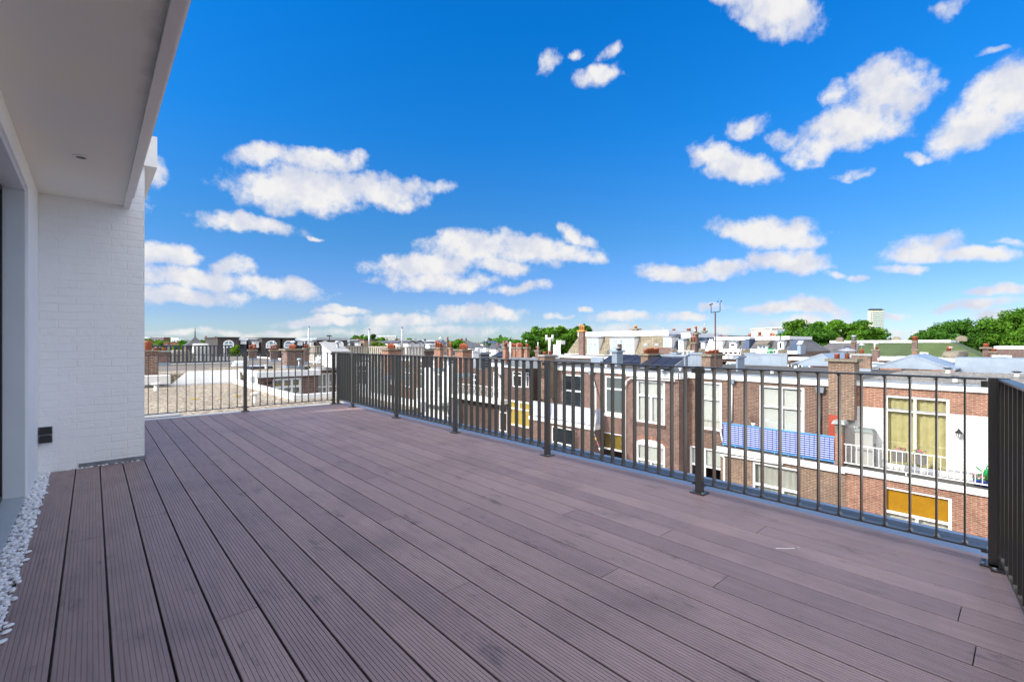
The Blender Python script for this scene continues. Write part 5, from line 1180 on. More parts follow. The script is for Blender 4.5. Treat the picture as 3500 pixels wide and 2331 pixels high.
chimney('dark capped brown chimney left of the ladder', c3, 2190, 2222, 2236, 440, 500, 58, 'purple', 'cap', 1, .25, .5, (0,), zb=1.5, over=.12)
picket('white slatted fence on the roof terrace in front of the slate mansard', c3, 1850, 2088, 2095, 42, ZR-.4, .55, 'white', .3, .16)
zbox('mauve brick party wall between the tan chimney and the white slatted fence', 'party_wall', 'wall', c3, 1690, 1838, 1850, 632, 740, 41, 'purple', False, zb=-2.5)
def stone(label, conv, pl, pr, pt, pb, d):
    a, b = at(conv(pl, 0)[0], d), at(conv(pr, 0)[0], d); z0, z1 = zat(d, conv(0, pb)[1]), zat(d, conv(0, pt)[1]); w = math.dist(a, b); x, y = (a[0]+b[0])/2, (a[1]+b[1])/2
    root = thing('stone_finial', label, 'stone coping', (x, y, z0), 'carved stone end blocks on the party walls')
    pr_ = [(-.5, 0), (.5, 0), (.5, .35), (.36, .45), (.42, .75), (.25, 1), (-.25, 1), (-.42, .75), (-.36, .45), (-.5, .35)]
    P_ = []; u = Vector((RT[0], RT[1]))
    for q in (0, .5):
        for s_, h_ in pr_: P_.append((x+u.x*s_*w+FW[0]*q, y+u.y*s_*w+FW[1]*q, z0+h_*(z1-z0)))
    n = len(pr_); MB().pts(P_, [tuple(range(n)), tuple(range(n, 2*n))]+[(i, (i+1) % n, (i+1) % n+n, i+n) for i in range(n)]).build('block', 'cap', root)
for a in ((1838, 1902, 645, 708), (2168, 2228, 645, 700)): stone('carved stone end block right of the mauve party wall' if a[0] < 2000 else 'carved stone end block under the ladder', c3, *a, 38)
for a in ((565, 655, 755, 838), (1062, 1150, 762, 838)): stone('carved stone end block at the left end of the long pale zinc wall' if a[0] < 900 else 'carved stone end block at the right end of the long pale zinc wall', c4, *a, 33)
# houses behind the mast
XN = 46.0; FN = Fr('X', XN)
sN = lambda px: FN.s(c4(px, 0)[0]); zN = lambda px, py: FN.z(c4(px, py))
zgn, ztn = zN(400, 770), zN(400, 638)
n1 = mansard('white fronted mansard house with green curtains and a ladder, behind the mast', FN, sN(520), sN(60), zgn, ztn, 1.0, (.0, .4), 'tileg', 'brown', .35, 9)
FN.mb().box(sN(262), sN(90), .1, .9, zgn, ztn-.1).build('white_front', 'white', n1)
for a, b in ((150, 180), (203, 236)): owin(FN, n1, sN(b), sN(a), zN(a, 765), zN(a, 678), .099, glass='green_c')
dormer(FN, n1, sN(452), sN(355), zN(400, 745), zN(400, 668), 1.0, zgn, ztn, (), (), glass='darkglass')
lad = thing('ladder', 'white ladder leaning on the white fronted house', 'ladder', (XN-.6, sN(100), zgn), None)
for s in (sN(86), sN(118)): FN.mb().bar((s, -.7, zN(100, 790)), (s, .3, zN(100, 625)), .05, 5).build('rail', 'white', lad)
for i in range(9): t = (i+.5)/9; z_ = zN(100, 790)*(1-t)+zN(100, 625)*t; FN.mb().bar((sN(118), -.7+t, z_), (sN(86), -.7+t, z_), .03, 5).build('rung', 'white', lad)
chimney('mauve brick chimney against the white fronted house', c4, 268, 335, 352, 612, 760, 47.5, 'purple', 'cap', 2, .2, .3, (), zb=zgn-.3)
picket('long white balustrade in front of the white fronted house', c4, 262, 510, 530, 38, zat(38, c4(0, 840)[1]), zat(38, c4(0, 768)[1]), 'white', .28, .14)
n2_ = mansard('dark slate mansard house end between the white balustrade and the brown dormer', FN, sN(620), sN(522), zgn, ztn+.1, 1.0, (.3, 0), 'slateb', 'brown', .2, 9)
n3_ = mansard('grey tiled mansard house with a brown hooded double dormer', FN, sN(985), sN(622), zgn, ztn, 1.3, (0, .2), 'tileg', 'brown', .35, 9)
d_ = dormer(FN, n3_, sN(868), sN(735), zgn-.2, zN(800, 695), 1.3, zgn, ztn, (.5,), (), glass='blueglass', roof='shingle')
FN.mb().pts([(sN(885), -.2, zN(800, 690)), (sN(715), -.2, zN(800, 690)), (sN(730), .9, zN(800, 632)), (sN(890), .9, zN(800, 632)), (sN(885), -.2, zN(800, 690)-.1), (sN(715), -.2, zN(800, 690)-.1), (sN(730), .9, zN(800, 632)-.1), (sN(890), .9, zN(800, 632)-.1)], [(0, 1, 2, 3), (4, 5, 6, 7), (0, 1, 5, 4)]).build('dormer_hood', 'bitumenl', d_)
n4_ = mansard('grey slate mansard house with a tall white dormer window and blue slate end', FN, sN(1320), sN(985), zgn-.1, ztn+.05, 1.3, (1.3, 0), 'tileg', 'brown', .3, 9)
dormer(FN, n4_, sN(1085), sN(1005), zgn, zN(1045, 650), 1.3, zgn, ztn, (), (), glass='darkglass')
FN.mb().pts([(sN(1150), -.0, zgn), (sN(1325), -.2, zgn-.1), (sN(1300), 1.25, ztn+.02), (sN(1150), 1.25, ztn+.02)], [(0, 1, 2, 3)]).build('slate_end', 'slateb', n4_)
ff = Fr('X', XN-1.2); dh = thing('roof_porch', 'small blue grey porch with pitched hood at the end of the slate mansard', 'porch', (XN-1.2, ff.s(c4(1300, 0)[0]), zgn-1))
ff.mb().box(ff.s(c4(1325, 0)[0]), ff.s(c4(1275, 0)[0]), 0, 1.2, ff.z(c4(1300, 830)), ff.z(c4(1300, 700))).build('wall', 'zinc', dh)
ff.mb().box(ff.s(c4(1318, 0)[0]), ff.s(c4(1288, 0)[0]), -.03, -.001, ff.z(c4(1300, 825)), ff.z(c4(1300, 710))).build('door', 'door', dh)
ff.mb().pts([(ff.s(c4(1340, 0)[0]), -.15, ff.z(c4(1300, 695))), (ff.s(c4(1270, 0)[0]), -.15, ff.z(c4(1300, 695))), (ff.s(c4(1230, 0)[0]), 1.2, ff.z(c4(1300, 650))), (ff.s(c4(1300, 0)[0]), 1.2, ff.z(c4(1300, 650)))], [(0, 1, 2, 3)]).build('hood', 'offwhite', dh)
chimney('rounded brown chimney stub left of the brown hooded dormer', c4, 612, 640, 658, 600, 660, 50, 'brown', 'cap', 1, .2, .5, (), zb=.5)
chimney('small brown chimney with one red pot on the ridge above the brown hooded dormer', c4, 742, 785, 802, 576, 605, 52, 'purple', 'cap', 1, .3, .5, (), zb=1.2, over=.12)
chimney('wide brown chimney with a dark cowl between the hooded and the tall white dormer', c4, 900, 970, 982, 604, 770, 47, 'purple', 'cap', 2, .22, .5, (1,), zb=-.5)
picket('thin dark balcony fence below the brown hooded dormer', c4, 870, 1045, 1060, 40, zat(40, c4(0, 838)[1]), zat(40, c4(0, 772)[1]), 'steel', .22, .05)
x, y = at(c4(905, 0)[0], 41); zz = zat(41, c4(0, 838)[1]); ch = thing('deck_chair', 'green tub chair on the terrace below the brown hooded dormer', 'chair', (x, y, zz))
MB().frust(x-.25, x+.25, y-.25, y+.25, zz, zz+.35, -.04, -.04).build('seat', 'gplastic', ch); MB().box(x+.15, x+.22, y-.25, y+.25, zz+.36, zz+.55).build('backrest', 'gplastic', ch)
x, y = at(c4(800, 0)[0], 41); h_ = thing('garden_lounger', 'white curved lounger on the terrace left of the green chair', 'lounger', (x, y, zz))
MB().path([(x-.6, y+.6, zz+.45), (x-.3, y+.3, zz+.2), (x+.2, y-.2, zz+.14), (x+.4, y-.4, zz+.35)], .09, 8).build('shell', 'white', h_); MB().box(x-.5, x+.4, y-.3, y+.3, zz, zz+.1).build('base', 'white', h_)
# solar array on white mansard
x, y = at(c4(400, 0)[0], 52); sp_ = thing('solar_panels', 'thin row of tilted panels along the ridge behind the mast', 'solar panels', (x, y, 2), 'solar arrays on the flat roofs')
f = Fr('X', 49.0); MB().pts([(49, f.s(c4(620, 0)[0]), f.z(c4(600, 600))), (49, f.s(c4(180, 0)[0]), f.z(c4(200, 600))), (50, f.s(c4(190, 0)[0]), f.z(c4(200, 570))), (50, f.s(c4(610, 0)[0]), f.z(c4(560, 578)))], [(0, 1, 2, 3)]).build('panel', 'solar', sp_)
# ---- long pitched roofs at the back right
XG = 65.0; FG = Fr('X', XG); sg = lambda px, c: FG.s(c(px, 0)[0])
def longroof(label, s0, s1, zg, zt, mat, side=(0, 0), wall='brown', cop='white'):
    r_ = thing('long_roofed_terrace', label, 'house', (XG, (s0+s1)/2, -11), 'long roofed houses at the back')
    FG.mb().box(s0+.05, s1-.05, .3, 12, -11, zg-.001).build('wall', wall, r_)
    FG.mb().pts([(s0, 0, zg), (s1, 0, zg), (s1, 12, zg), (s0, 12, zg), (s0+side[0], 1.6, zt), (s1-side[1], 1.6, zt), (s1-side[1], 10, zt), (s0+side[0], 10, zt)], [(0, 3, 2, 1), (4, 5, 6, 7), (0, 1, 5, 4), (1, 2, 6, 5), (2, 3, 7, 6), (3, 0, 4, 7)]).build('roof', mat, r_)
    FG.mb().box(s0+side[0], s1-side[1], 1.5, 10.1, zt+.001, zt+.28).build('ridge_coping', cop, r_); FG.mb().box(s0, s1, -.25, .299, zg-.35, zg-.002).build('gutter', 'white', r_)
    return r_
zgg = FG.z(c5(1000, 945)); ztg = FG.z(c5(1000, 738))
longroof('long house with plain grey roof left of the green roofs', sg(2065, c4), sg(1405, c4), zgg, ztg, 'tileg', (0, 2.0))
longroof('long house with dark olive green roof in the middle of the back row', sg(722, c5), sg(2068, c4), zgg, ztg+.02, 'greend')
longroof('long house with brighter green roof under the trees at right', sg(1745, c5), sg(725, c5), zgg, ztg+.04, 'green', (2.4, 0))
longroof('house with brown roof and white ridge at the far right', sg(2900, c5), sg(1900, c5), zgg-.1, FG.z(c5(2000, 830)), 'brownd')
def arched(label, conv, pl, pr, pt, pb, d):
    a, b = at(conv(pl, 0)[0], d), at(conv(pr, 0)[0], d); z0, z1 = zat(d, conv(0, pb)[1]), zat(d, conv(0, pt)[1]); w = math.dist(a, b); x, y = (a[0]+b[0])/2, (a[1]+b[1])/2
    root = thing('gable_top', label, 'gable top', (x, y, z0), 'rounded gable tops above the roofs'); pr_ = [(-.4, 0), (.4, 0), (.4, .42), (.5, .46), (.5, .54), (.38, .56)]+[(.38*math.cos(math.pi*i/10), .56+.44*math.sin(math.pi*i/10)) for i in range(1, 10)]+[(-.38, .56), (-.5, .54), (-.5, .46), (-.4, .42)]
    P_ = []
    for q in (0, .6):
        for s_, h_ in pr_: P_.append((x+q, y-s_*w*1.05, z0+h_*(z1-z0)))
    n = len(pr_); MB().pts(P_, [tuple(range(n)), tuple(range(n, 2*n))]+[(i, (i+1) % n, (i+1) % n+n, i+n) for i in range(n)]).build('stonework', 'tanb' if False else 'cap', root)
arched('rounded stone gable top above the plain grey roof', c4, 1795, 1885, 598, 665, 54)
arched('rounded stone gable top above the dark olive roof beside the tower', c5, 425, 532, 645, 716, 54)
arched('rounded stone gable top above the brighter green roof', c5, 1372, 1510, 632, 712, 52)
chimney('brown chimney with steel flue between the grey and the olive roof', c4, 1998, 2052, 2068, 650, 830, 46, 'purple', 'cap', 1, .2, .7, (), zb=-1.2, potm='steel')
chimney('pinkish chimney in front of the seam between the two green roofs', c5, 716, 786, 800, 704, 930, 44, 'purple', 'cap', 1, .25, .5, (0,), zb=-1)
chimney('orange brick chimney in front of the pinkish one between the green roofs', c5, 722, 795, 806, 830, 950, 41, 'redb', 'cap', 0, zb=-1)
chimney('orange brick chimney with a fat white flue before the brighter green roof', c5, 1200, 1308, 1332, 858, 965, 43, 'orange', 'cap', 3, .18, .4, (), zb=-1)
big_pot('fat white flue on the orange chimney before the brighter green roof', c5, 1262, 1302, 798, 858, 43.3, 'white')
chimney('mauve chimney with thin white pipe at the left of the green roofs', c5, 130, 228, 245, 832, 960, 38, 'purple', 'cap', 1, .15, .3, (0,), zb=-1)
big_pot('thin cream pipe on the mauve chimney left of the green roofs', c5, 158, 180, 715, 832, 38.2, 'offwhite')
chimney('tall tan chimney left of a shorter one at the edge of the brown roof', c5, 1748, 1838, 1850, 800, 960, 41, 'purple', 'cap', 1, .2, .4, (), zb=-1, over=.2)
chimney('shorter brown chimney right of a taller tan one at the edge of the brown roof', c5, 1850, 1945, 1962, 862, 970, 40, 'purple', 'cap', 1, .2, .3, (), zb=-1, over=.08)
x, y = at(c5(1470, 0)[0], 38); z0, z1 = zat(38, c5(0, 965)[1]), zat(38, c5(0, 870)[1])
soft('lumpy tan rendered stump before the brighter green roof', 'wall stump', 'wall_stump', c5, 1400, 1555, 868, 965, at(c5(1470, 0)[0], 38)[1], 'cap', 1.0, 3)
x, y = at(c5(890, 0)[0], 40); a_ = zbox('white square panel box right of the chimneys between the green roofs', 'roof_hatch', 'roof hatch', c5, 830, 950, 960, 876, 968, 40, 'farwhite', False, zb=-1)
x, y = at(c5(2030, 0)[0], 34); z0, z1 = zat(34, c5(0, 985)[1]), zat(34, c5(0, 918)[1])
ac = thing('air_conditioning_unit', 'small white air conditioner on the zinc wall below the brown roof', 'air conditioner', (x, y, z0)); MB().box(x-.2, x+.3, y-.5, y+.5, z0, z1).build('casing', 'offwhite', ac)
for i in range(5): MB().box(x-.215, x-.201, y-.3, y+.3, z0+(z1-z0)*(i+.4)/6, z0+(z1-z0)*(i+.8)/6).build('louvre', 'zincd', ac)
# low red brick wall band behind the zinc roofs
for (pl, pr, pt, pb, lab) in ((1000, 1400, 975, 1090, 'orange brick house wall with white cornice left of the long zinc wall'), (250, 560, 960, 1040, 'orange brick house wall with white cornice left of the wide zinc gable')):
    f = Fr('X', 45.0); s0, s1 = f.s(c5(pr, 0)[0]), f.s(c5(pl, 0)[0]); r_ = thing('terraced_house', lab, 'house', (45, s0, -11), 'houses of the second row')
    f.mb().box(s0, s1, 0, 8, -11, f.z(c5(pl, pt+32))).build('wall', 'orange', r_); f.mb().box(s0-.1, s1+.1, -.3, 8, f.z(c5(pl, pt+32))+.001, f.z(c5(pl, pt))).build('cornice', 'white', r_)
    owin(f, r_, s0+1.0, s0+2.2, f.z(c5(pl, pt+120)), f.z(c5(pl, pt+60)), -.001)
# base row under the mansards (brick rear walls with white cornice)
for (c, pl, pr, X_, pt, lab) in ((c3, 560, 1500, 44.0, 735, 'orange brick rear wall below the tan shingled mansard'), (c4, 60, 560, 40.0, 850, 'brown rear wall with white cornice below the white balustrade'), (c4, 1190, 1480, 42.0, 868, 'rear wall with white cornice left of the light zinc gable')):
    f = Fr('X', X_); s0, s1 = f.s(c(pr, 0)[0]), f.s(c(pl, 0)[0]); zt_ = f.z(c((pl+pr)/2, pt)); r_ = thing('terraced_house', lab, 'house', (X_, s0, -11), 'houses of the second row')
    f.mb().box(s0, s1, 0, 3.4, -11, zt_-.25).build('wall', 'orange' if c is c3 else 'purple', r_); f.mb().box(s0-.1, s1+.1, -.25, 3.4, zt_-.249, zt_).build('cornice', 'white', r_)
    for i in range(3): owin(f, r_, s0+(s1-s0)*(i+.3)/3, s0+(s1-s0)*(i+.3)/3+1.6, zt_-2.2, zt_-.5, -.001, (.5,))
    f.mb().box(s0, s1, .3, 3.3, zt_+.001, zt_+.05).build('roof', 'bitumen', r_)
# big flat roof sheet of the inner court between first and second row
setkind(MB().box(33.1, 43, -12, 40, -11, -1.6).build('court_roofs', 'bitumen'), 'structure')

# ================================================================== far row to the left
YF = 66.0; FF = Fr('Y', YF); sF = lambda px, c=g2: FF.s(c(px, 0)[0]); zF = lambda px, py, c=g2: FF.z(c(px, py))
GF = 'far row of dark houses'
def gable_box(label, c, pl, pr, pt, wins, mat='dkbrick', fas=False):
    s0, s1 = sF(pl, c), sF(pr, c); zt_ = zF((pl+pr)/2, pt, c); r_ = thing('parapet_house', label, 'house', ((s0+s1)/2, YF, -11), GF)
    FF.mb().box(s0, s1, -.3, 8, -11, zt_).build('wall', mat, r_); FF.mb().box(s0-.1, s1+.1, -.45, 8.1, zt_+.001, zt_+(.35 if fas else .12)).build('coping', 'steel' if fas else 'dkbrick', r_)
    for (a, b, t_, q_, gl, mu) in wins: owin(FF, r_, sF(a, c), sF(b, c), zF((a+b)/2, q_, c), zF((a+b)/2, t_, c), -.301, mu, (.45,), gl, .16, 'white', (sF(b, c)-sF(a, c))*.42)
    return r_
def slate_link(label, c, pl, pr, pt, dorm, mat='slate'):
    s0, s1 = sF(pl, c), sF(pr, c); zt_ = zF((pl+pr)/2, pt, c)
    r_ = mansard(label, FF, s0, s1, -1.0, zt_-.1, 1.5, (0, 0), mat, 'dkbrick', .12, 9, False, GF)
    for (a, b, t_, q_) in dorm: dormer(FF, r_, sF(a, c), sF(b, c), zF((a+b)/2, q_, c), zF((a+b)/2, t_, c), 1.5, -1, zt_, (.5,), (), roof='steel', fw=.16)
    return r_
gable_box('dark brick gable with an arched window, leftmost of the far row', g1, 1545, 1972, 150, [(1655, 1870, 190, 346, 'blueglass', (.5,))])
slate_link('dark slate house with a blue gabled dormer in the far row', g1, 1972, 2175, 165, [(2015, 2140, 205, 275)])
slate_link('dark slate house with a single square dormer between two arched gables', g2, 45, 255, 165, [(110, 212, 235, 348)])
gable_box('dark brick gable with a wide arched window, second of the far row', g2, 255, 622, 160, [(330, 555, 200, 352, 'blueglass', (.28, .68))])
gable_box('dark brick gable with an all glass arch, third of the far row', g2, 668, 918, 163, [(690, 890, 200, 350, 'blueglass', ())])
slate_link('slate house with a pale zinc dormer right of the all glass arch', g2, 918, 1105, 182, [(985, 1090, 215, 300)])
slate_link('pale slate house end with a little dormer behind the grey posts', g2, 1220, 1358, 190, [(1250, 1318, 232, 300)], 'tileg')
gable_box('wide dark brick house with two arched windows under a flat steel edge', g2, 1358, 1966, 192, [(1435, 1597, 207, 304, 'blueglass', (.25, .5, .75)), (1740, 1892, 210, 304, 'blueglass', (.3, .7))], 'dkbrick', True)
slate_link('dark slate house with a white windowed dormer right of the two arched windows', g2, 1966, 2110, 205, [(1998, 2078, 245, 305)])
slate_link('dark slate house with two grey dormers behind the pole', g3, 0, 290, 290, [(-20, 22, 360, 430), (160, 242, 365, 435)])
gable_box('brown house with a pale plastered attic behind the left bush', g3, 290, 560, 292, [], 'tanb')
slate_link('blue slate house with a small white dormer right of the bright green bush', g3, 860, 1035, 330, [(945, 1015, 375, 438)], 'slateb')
def gwhite(label, c, pl, pr, pt, pb, Y, n=2, roof='slate'):
    f = Fr('Y', Y); s0, s1 = f.s(c(pl, 0)[0]), f.s(c(pr, 0)[0]); z1 = f.z(c((pl+pr)/2, pt)); z0 = f.z(c((pl+pr)/2, pb)); r_ = thing('gabled_house', label, 'house', ((s0+s1)/2, Y, -11), 'white gabled houses in the distance')
    zm_ = z0+(z1-z0)*.55; f.mb().box(s0, s1, 0, 7, -11, zm_).build('wall', 'farwhite', r_)
    w = (s1-s0)/n
    for i in range(n):
        a, b = s0+i*w, s0+(i+1)*w; q_ = (a+b)/2
        f.mb().pts([(a, 0, zm_+.001), (b, 0, zm_+.001), (q_, 0, z1), (a, 7, zm_+.001), (b, 7, zm_+.001), (q_, 7, z1)], [(0, 1, 2), (3, 5, 4)]).build('gable', 'farwhite', r_)
        for e_ in (a, b): f.mb().pts([(e_, -.2, zm_), (q_, -.2, z1+.02), (q_, 7, z1+.02), (e_, 7, zm_), (e_, -.2, zm_+.12), (q_, -.2, z1+.15), (q_, 7, z1+.15), (e_, 7, zm_+.12)], [(0, 1, 2, 3), (4, 5, 6, 7), (0, 1, 5, 4), (3, 2, 6, 7)]).build('roof', roof, r_)
        owin(f, r_, q_-w*.2, q_+w*.2, z0-.6, zm_+.2, -.001, (.5,), (), 'darkglass', .12)
    return r_
gwhite('pair of white gabled dormer houses left of the blue slate mansard', g3, 1350, 1725, 322, 440, 58, 2)
gwhite('low white house with odd roof window beside the tall grey post', g3, 1090, 1275, 335, 440, 60, 1)
bsm = Fr('Y', 60.0); s0, s1 = bsm.s(g3(1725, 0)[0]), bsm.s(g3(2275, 0)[0]); zt_ = bsm.z(g3(2000, 332))
r_ = mansard('blue slate mansard house with two white dormers near the middle of the skyline', bsm, s0, s1, -1.8, zt_, 1.6, (0, 1.3), 'slateb', 'purple', .25, 9, True, 'mansard roofed houses')
for a, b in ((1860, 1990), (2095, 2170)): dormer(bsm, r_, bsm.s(g3(a, 0)[0]), bsm.s(g3(b, 0)[0]), bsm.z(g3(a, 500)), bsm.z(g3(a, 400)), 1.6, -2, zt_, (.5,), (), fw=.14, roof='white')
chimney('tall thin twin chimney at the right end of the blue slate mansard', g3, 2262, 2275, 2312, 288, 520, 54, 'brown', 'cap', 2, .15, .4, (), zb=-2)
chimney('brown brick parapet block between the nearest taupe fence and the red chimney', g3, 1735, 1740, 1940, 522, 700, 30, 'brownd', 'cap', 0, zb=-.3, flash=False)
gwhite('white two window house left of the onion turret', g4, 705, 885, 365, 490, 85, 1)
gwhite('white gabled house with many small windows right of the onion turret', g4, 1150, 1280, 385, 500, 75, 1)
# scattered distant roofs, each its own small house
rs = random.Random(21); cols = ['farwhite', 'farred', 'brownd', 'concrete']; rcols = ['slate', 'tileg', 'farred', 'slateb']
words = {'farwhite': 'white', 'farred': 'red', 'brownd': 'brown', 'concrete': 'pale'}
ORD = ['first', 'second', 'third', 'fourth', 'fifth', 'sixth', 'seventh', 'eighth', 'ninth', 'tenth', 'eleventh', 'twelfth']
for i in range(44):
    px = 560+i*(1500-560)/14 if i < 14 else 1500+(i-14)*(2100-1500)/30
    d = rs.uniform(110, 260); x, y = at(px+rs.uniform(-8, 8), d); w = rs.uniform(4, 6); top = EYE+rs.uniform(-1.3, .55)*d/100; ro = rs.uniform(0, 1.5)
    cm = cols[i % 4]; rm = rcols[(i//2) % 4]
    root = thing('distant_house', '%s from the left of the distant %s walled houses on the skyline, with one chimney' % (ORD[i//4], words[cm]), 'house', (x, y, -11), 'distant houses on the skyline')
    MB().box(x-w/2, x+w/2, y-4, y+4, -11, top-1.4).build('wall', cm, root)
    MB().pts([(x-w/2-.2, y-4.2, top-1.4), (x+w/2+.2, y-4.2, top-1.4), (x+w/2+.2, y+4.2, top-1.4), (x-w/2-.2, y+4.2, top-1.4), (x-w/2+.8, y, top), (x+w/2-.8, y, top)], [(0, 1, 5, 4), (1, 2, 5), (2, 3, 4, 5), (3, 0, 4)]).build('roof', rm, root)
    cx_ = x+rs.uniform(-w*.3, w*.3); MB().box(cx_-.3, cx_+.3, y-.3, y+.3, top-.8, top+.5).build('chimney', 'farred', root)
# ---- landmarks
def landmark(name, label, cat, x, y, z=-11, group=None): return thing(name, label, cat, (x, y, z), group)
d = 95; x, y = at(g1(1100, 0)[0], d); zb_, zt_ = zat(d, g1(0, 300)[1]), zat(d, g1(0, 118)[1]); hw = 290*.16985*d/FPX/2*1.15
sp = landmark('spired_roof', 'steep grey slate pyramid roof with a needle finial on the left skyline', 'tower', x, y)
MB().box(x-hw, x+hw, y-hw, y+hw, -11, zb_-.01).build('wall', 'brownd', sp)
MB().pts([(x-hw*1.1, y-hw*1.1, zb_), (x+hw*1.1, y-hw*1.1, zb_), (x+hw*1.1, y+hw*1.1, zb_), (x-hw*1.1, y+hw*1.1, zb_), (x-hw*.55, y-hw*.55, zb_+(zt_-zb_)*.42), (x+hw*.55, y-hw*.55, zb_+(zt_-zb_)*.42), (x+hw*.55, y+hw*.55, zb_+(zt_-zb_)*.42), (x-hw*.55, y+hw*.55, zb_+(zt_-zb_)*.42), (x, y, zt_)], [(0, 1, 5, 4), (1, 2, 6, 5), (2, 3, 7, 6), (3, 0, 4, 7), (4, 5, 8), (5, 6, 8), (6, 7, 8), (7, 4, 8)]).build('roof', 'tileg', sp)
MB().bar((x, y, zt_-.3), (x, y, zat(d, g1(0, -50)[1])), .12, 6, .04).build('finial', 'black', sp); MB().lathe(x, y, [(.02, zt_+.75), (.13, zt_+.9), (.02, zt_+1.05)], 8).build('ball', 'black', sp)
d = 1500; x, y = at(g1(1435, 0)[0], d); k_ = .16985*d/FPX
lt = landmark('lighthouse', 'tiny crimson lighthouse with white lantern on the left skyline', 'lighthouse', x, y)
MB().lathe(x, y, [(15*k_, -11), (14*k_, zat(d, g1(0, 250)[1])), (9*k_, zat(d, g1(0, 165)[1]))], 12).build('tower', 'redpaint', lt); MB().lathe(x, y, [(13*k_, zat(d, g1(0, 165)[1])), (13*k_, zat(d, g1(0, 158)[1])), (7*k_, zat(d, g1(0, 157)[1])), (7*k_, zat(d, g1(0, 140)[1])), (.5*k_, zat(d, g1(0, 118)[1]))], 12).build('lantern', 'farwhite', lt)
def block(name, label, c, pl, pr, pt, d, mat, bands=None, bm='darkglass', wins=None, roof=None, group=None, depth=14, fm=None):
    a, b = at(c(pl, 0)[0], d), at(c(pr, 0)[0], d); z1 = zat(d, c(0, pt)[1]); w = math.dist(a, b); u = Vector((RT[0], RT[1])); v = Vector((FW[0], FW[1])); O = Vector(a)
    T = lambda s, n, z: tuple((O+u*s+v*n))+(z,)
    r_ = thing(name, label, 'building', (a[0], a[1], -11), group)
    MB(T).box(0, w, 0, depth, -11, z1).build('wall', mat, r_)
    if bands:
        n_, h_, g_ = bands
        for i in range(n_): zc_ = z1-(i+.75)*h_; MB(T).box(w*.01, w*.99, -.3, -.02, zc_-h_*g_, zc_).build('window_band', bm, r_)
    if wins:
        nx, nz_, hh = wins
        for j in range(nz_):
            for i in range(nx): MB(T).box(w*(i+.25)/nx, w*(i+.75)/nx, -.1, -.01, z1-(j+.85)*hh, z1-(j+.25)*hh).build('window', 'blueglass', r_)
    MB(T).box(-.3, w+.3, -.4, depth+.3, z1+.001, z1+h_*.3 if bands else z1+.4).build('roof_edge', roof or mat, r_)
    return r_, T, w, z1
block('apartment_block', 'red brick apartment block with rows of windows on the left skyline', g1, 215, 472, 137, 700, 'farred', wins=(5, 2, 3.1), roof='farwhite')
r_, T, w, z1 = block('office_block', 'low white building with a stepped roof left of the slate pyramid', g1, 470, 858, 188, 800, 'farwhite', wins=(8, 1, 2.5))
MB(T).box(w*.24, w*.48, 1, 10, z1+.45, z1+4.2).build('plant_room', 'concrete', r_); MB(T).box(w*.5, w*.72, 1, 8, z1+.45, z1+3.4).build('plant_room', 'farwhite', r_)
block('brick_block', 'long reddish roofed block below the white building on the left skyline', g1, 200, 1010, 238, 420, 'farred', roof='farred')
block('hotel', 'long white hotel with dark balcony bands on the skyline', g3, 610, 1060, 196, 1200, 'farwhite', bands=(9, 3.1, .45), roof='farwhite')
r_, T, w, z1 = block('tower_block', 'pale yellow high rise tower above the green roofs', c5, 104, 303, 262, 620, 'ybandm', bands=(24, 2.72, .45), bm='blueglass', roof='darkglass', depth=4)
MB(T).box(w*.0, w*.88, -.5, 3, z1+.5, z1+2.2).build('parapet', 'slate', r_)
MB(T).box(w*.125, w*.165, -.34, -.31, z1-95, z1-1).build('pier', 'ybandm', r_)
r_, T, w, z1 = block('office_block', 'grey white cube building behind the left edge of the broad trees', c4, 925, 1110, 482, 170, 'concrete', roof='farwhite')
MB(T).box(w*.45, w*.95, -.3, -.05, z1-3.6, z1-.8).build('window', 'blueglass', r_)
block('blue_hall', 'low dark blue hall just right of the high rise tower', c5, 305, 430, 695, 300, 'slateb', roof='slateb')
# turret with onion top
d = 90; x, y = at(g4(955, 0)[0], d); k_ = .16985*d/FPX; Z = lambda py: zat(d, g4(0, py)[1])
tu = landmark('turret', 'white turret with flared slate roof and silver onion dome on the skyline', 'tower', x, y)
MB().lathe(x, y, [(68*k_, -11), (68*k_, Z(398))], 8).build('wall', 'farwhite', tu); MB().lathe(x, y, [(85*k_, Z(397)), (70*k_, Z(390)), (40*k_, Z(345)), (25*k_, Z(318))], 8).build('roof', 'slate', tu)
MB().lathe(x, y, [(22*k_, Z(318)+.01), (20*k_, Z(312)), (20*k_, Z(280)), (28*k_, Z(276))], 8).build('lantern', 'farwhite', tu); MB().lathe(x, y, [(25*k_, Z(276)+.01), (28*k_, Z(262)), (20*k_, Z(245)), (8*k_, Z(230)), (2*k_, Z(215)), (.5*k_, Z(195))], 12).build('onion_dome', 'zinc', tu, True)
for i in range(8): a = (i+.5)*math.pi/4; cx_, cy_ = x+20*k_*math.cos(a), y+20*k_*math.sin(a); MB().box(cx_-.12, cx_+.12, cy_-.12, cy_+.12, Z(308), Z(285)).build('opening', 'black', tu)
d = 130; x, y = at(g4(1374, 0)[0], d); k_ = .16985*d/FPX
tu = landmark('cupola', 'small cream cupola with brown dome left of the white pole', 'tower', x, y)
MB().lathe(x, y, [(40*k_, -11), (36*k_, Z(370)*1.4), (24*k_, zat(d, g4(0, 340)[1])), (22*k_, zat(d, g4(0, 290)[1])), (26*k_, zat(d, g4(0, 286)[1]))], 8).build('wall', 'farwhite', tu); MB().lathe(x, y, [(22*k_, zat(d, g4(0, 285)[1])), (20*k_, zat(d, g4(0, 268)[1])), (4*k_, zat(d, g4(0, 252)[1])), (1*k_, zat(d, g4(0, 238)[1]))], 12).build('dome', 'brownd', tu)
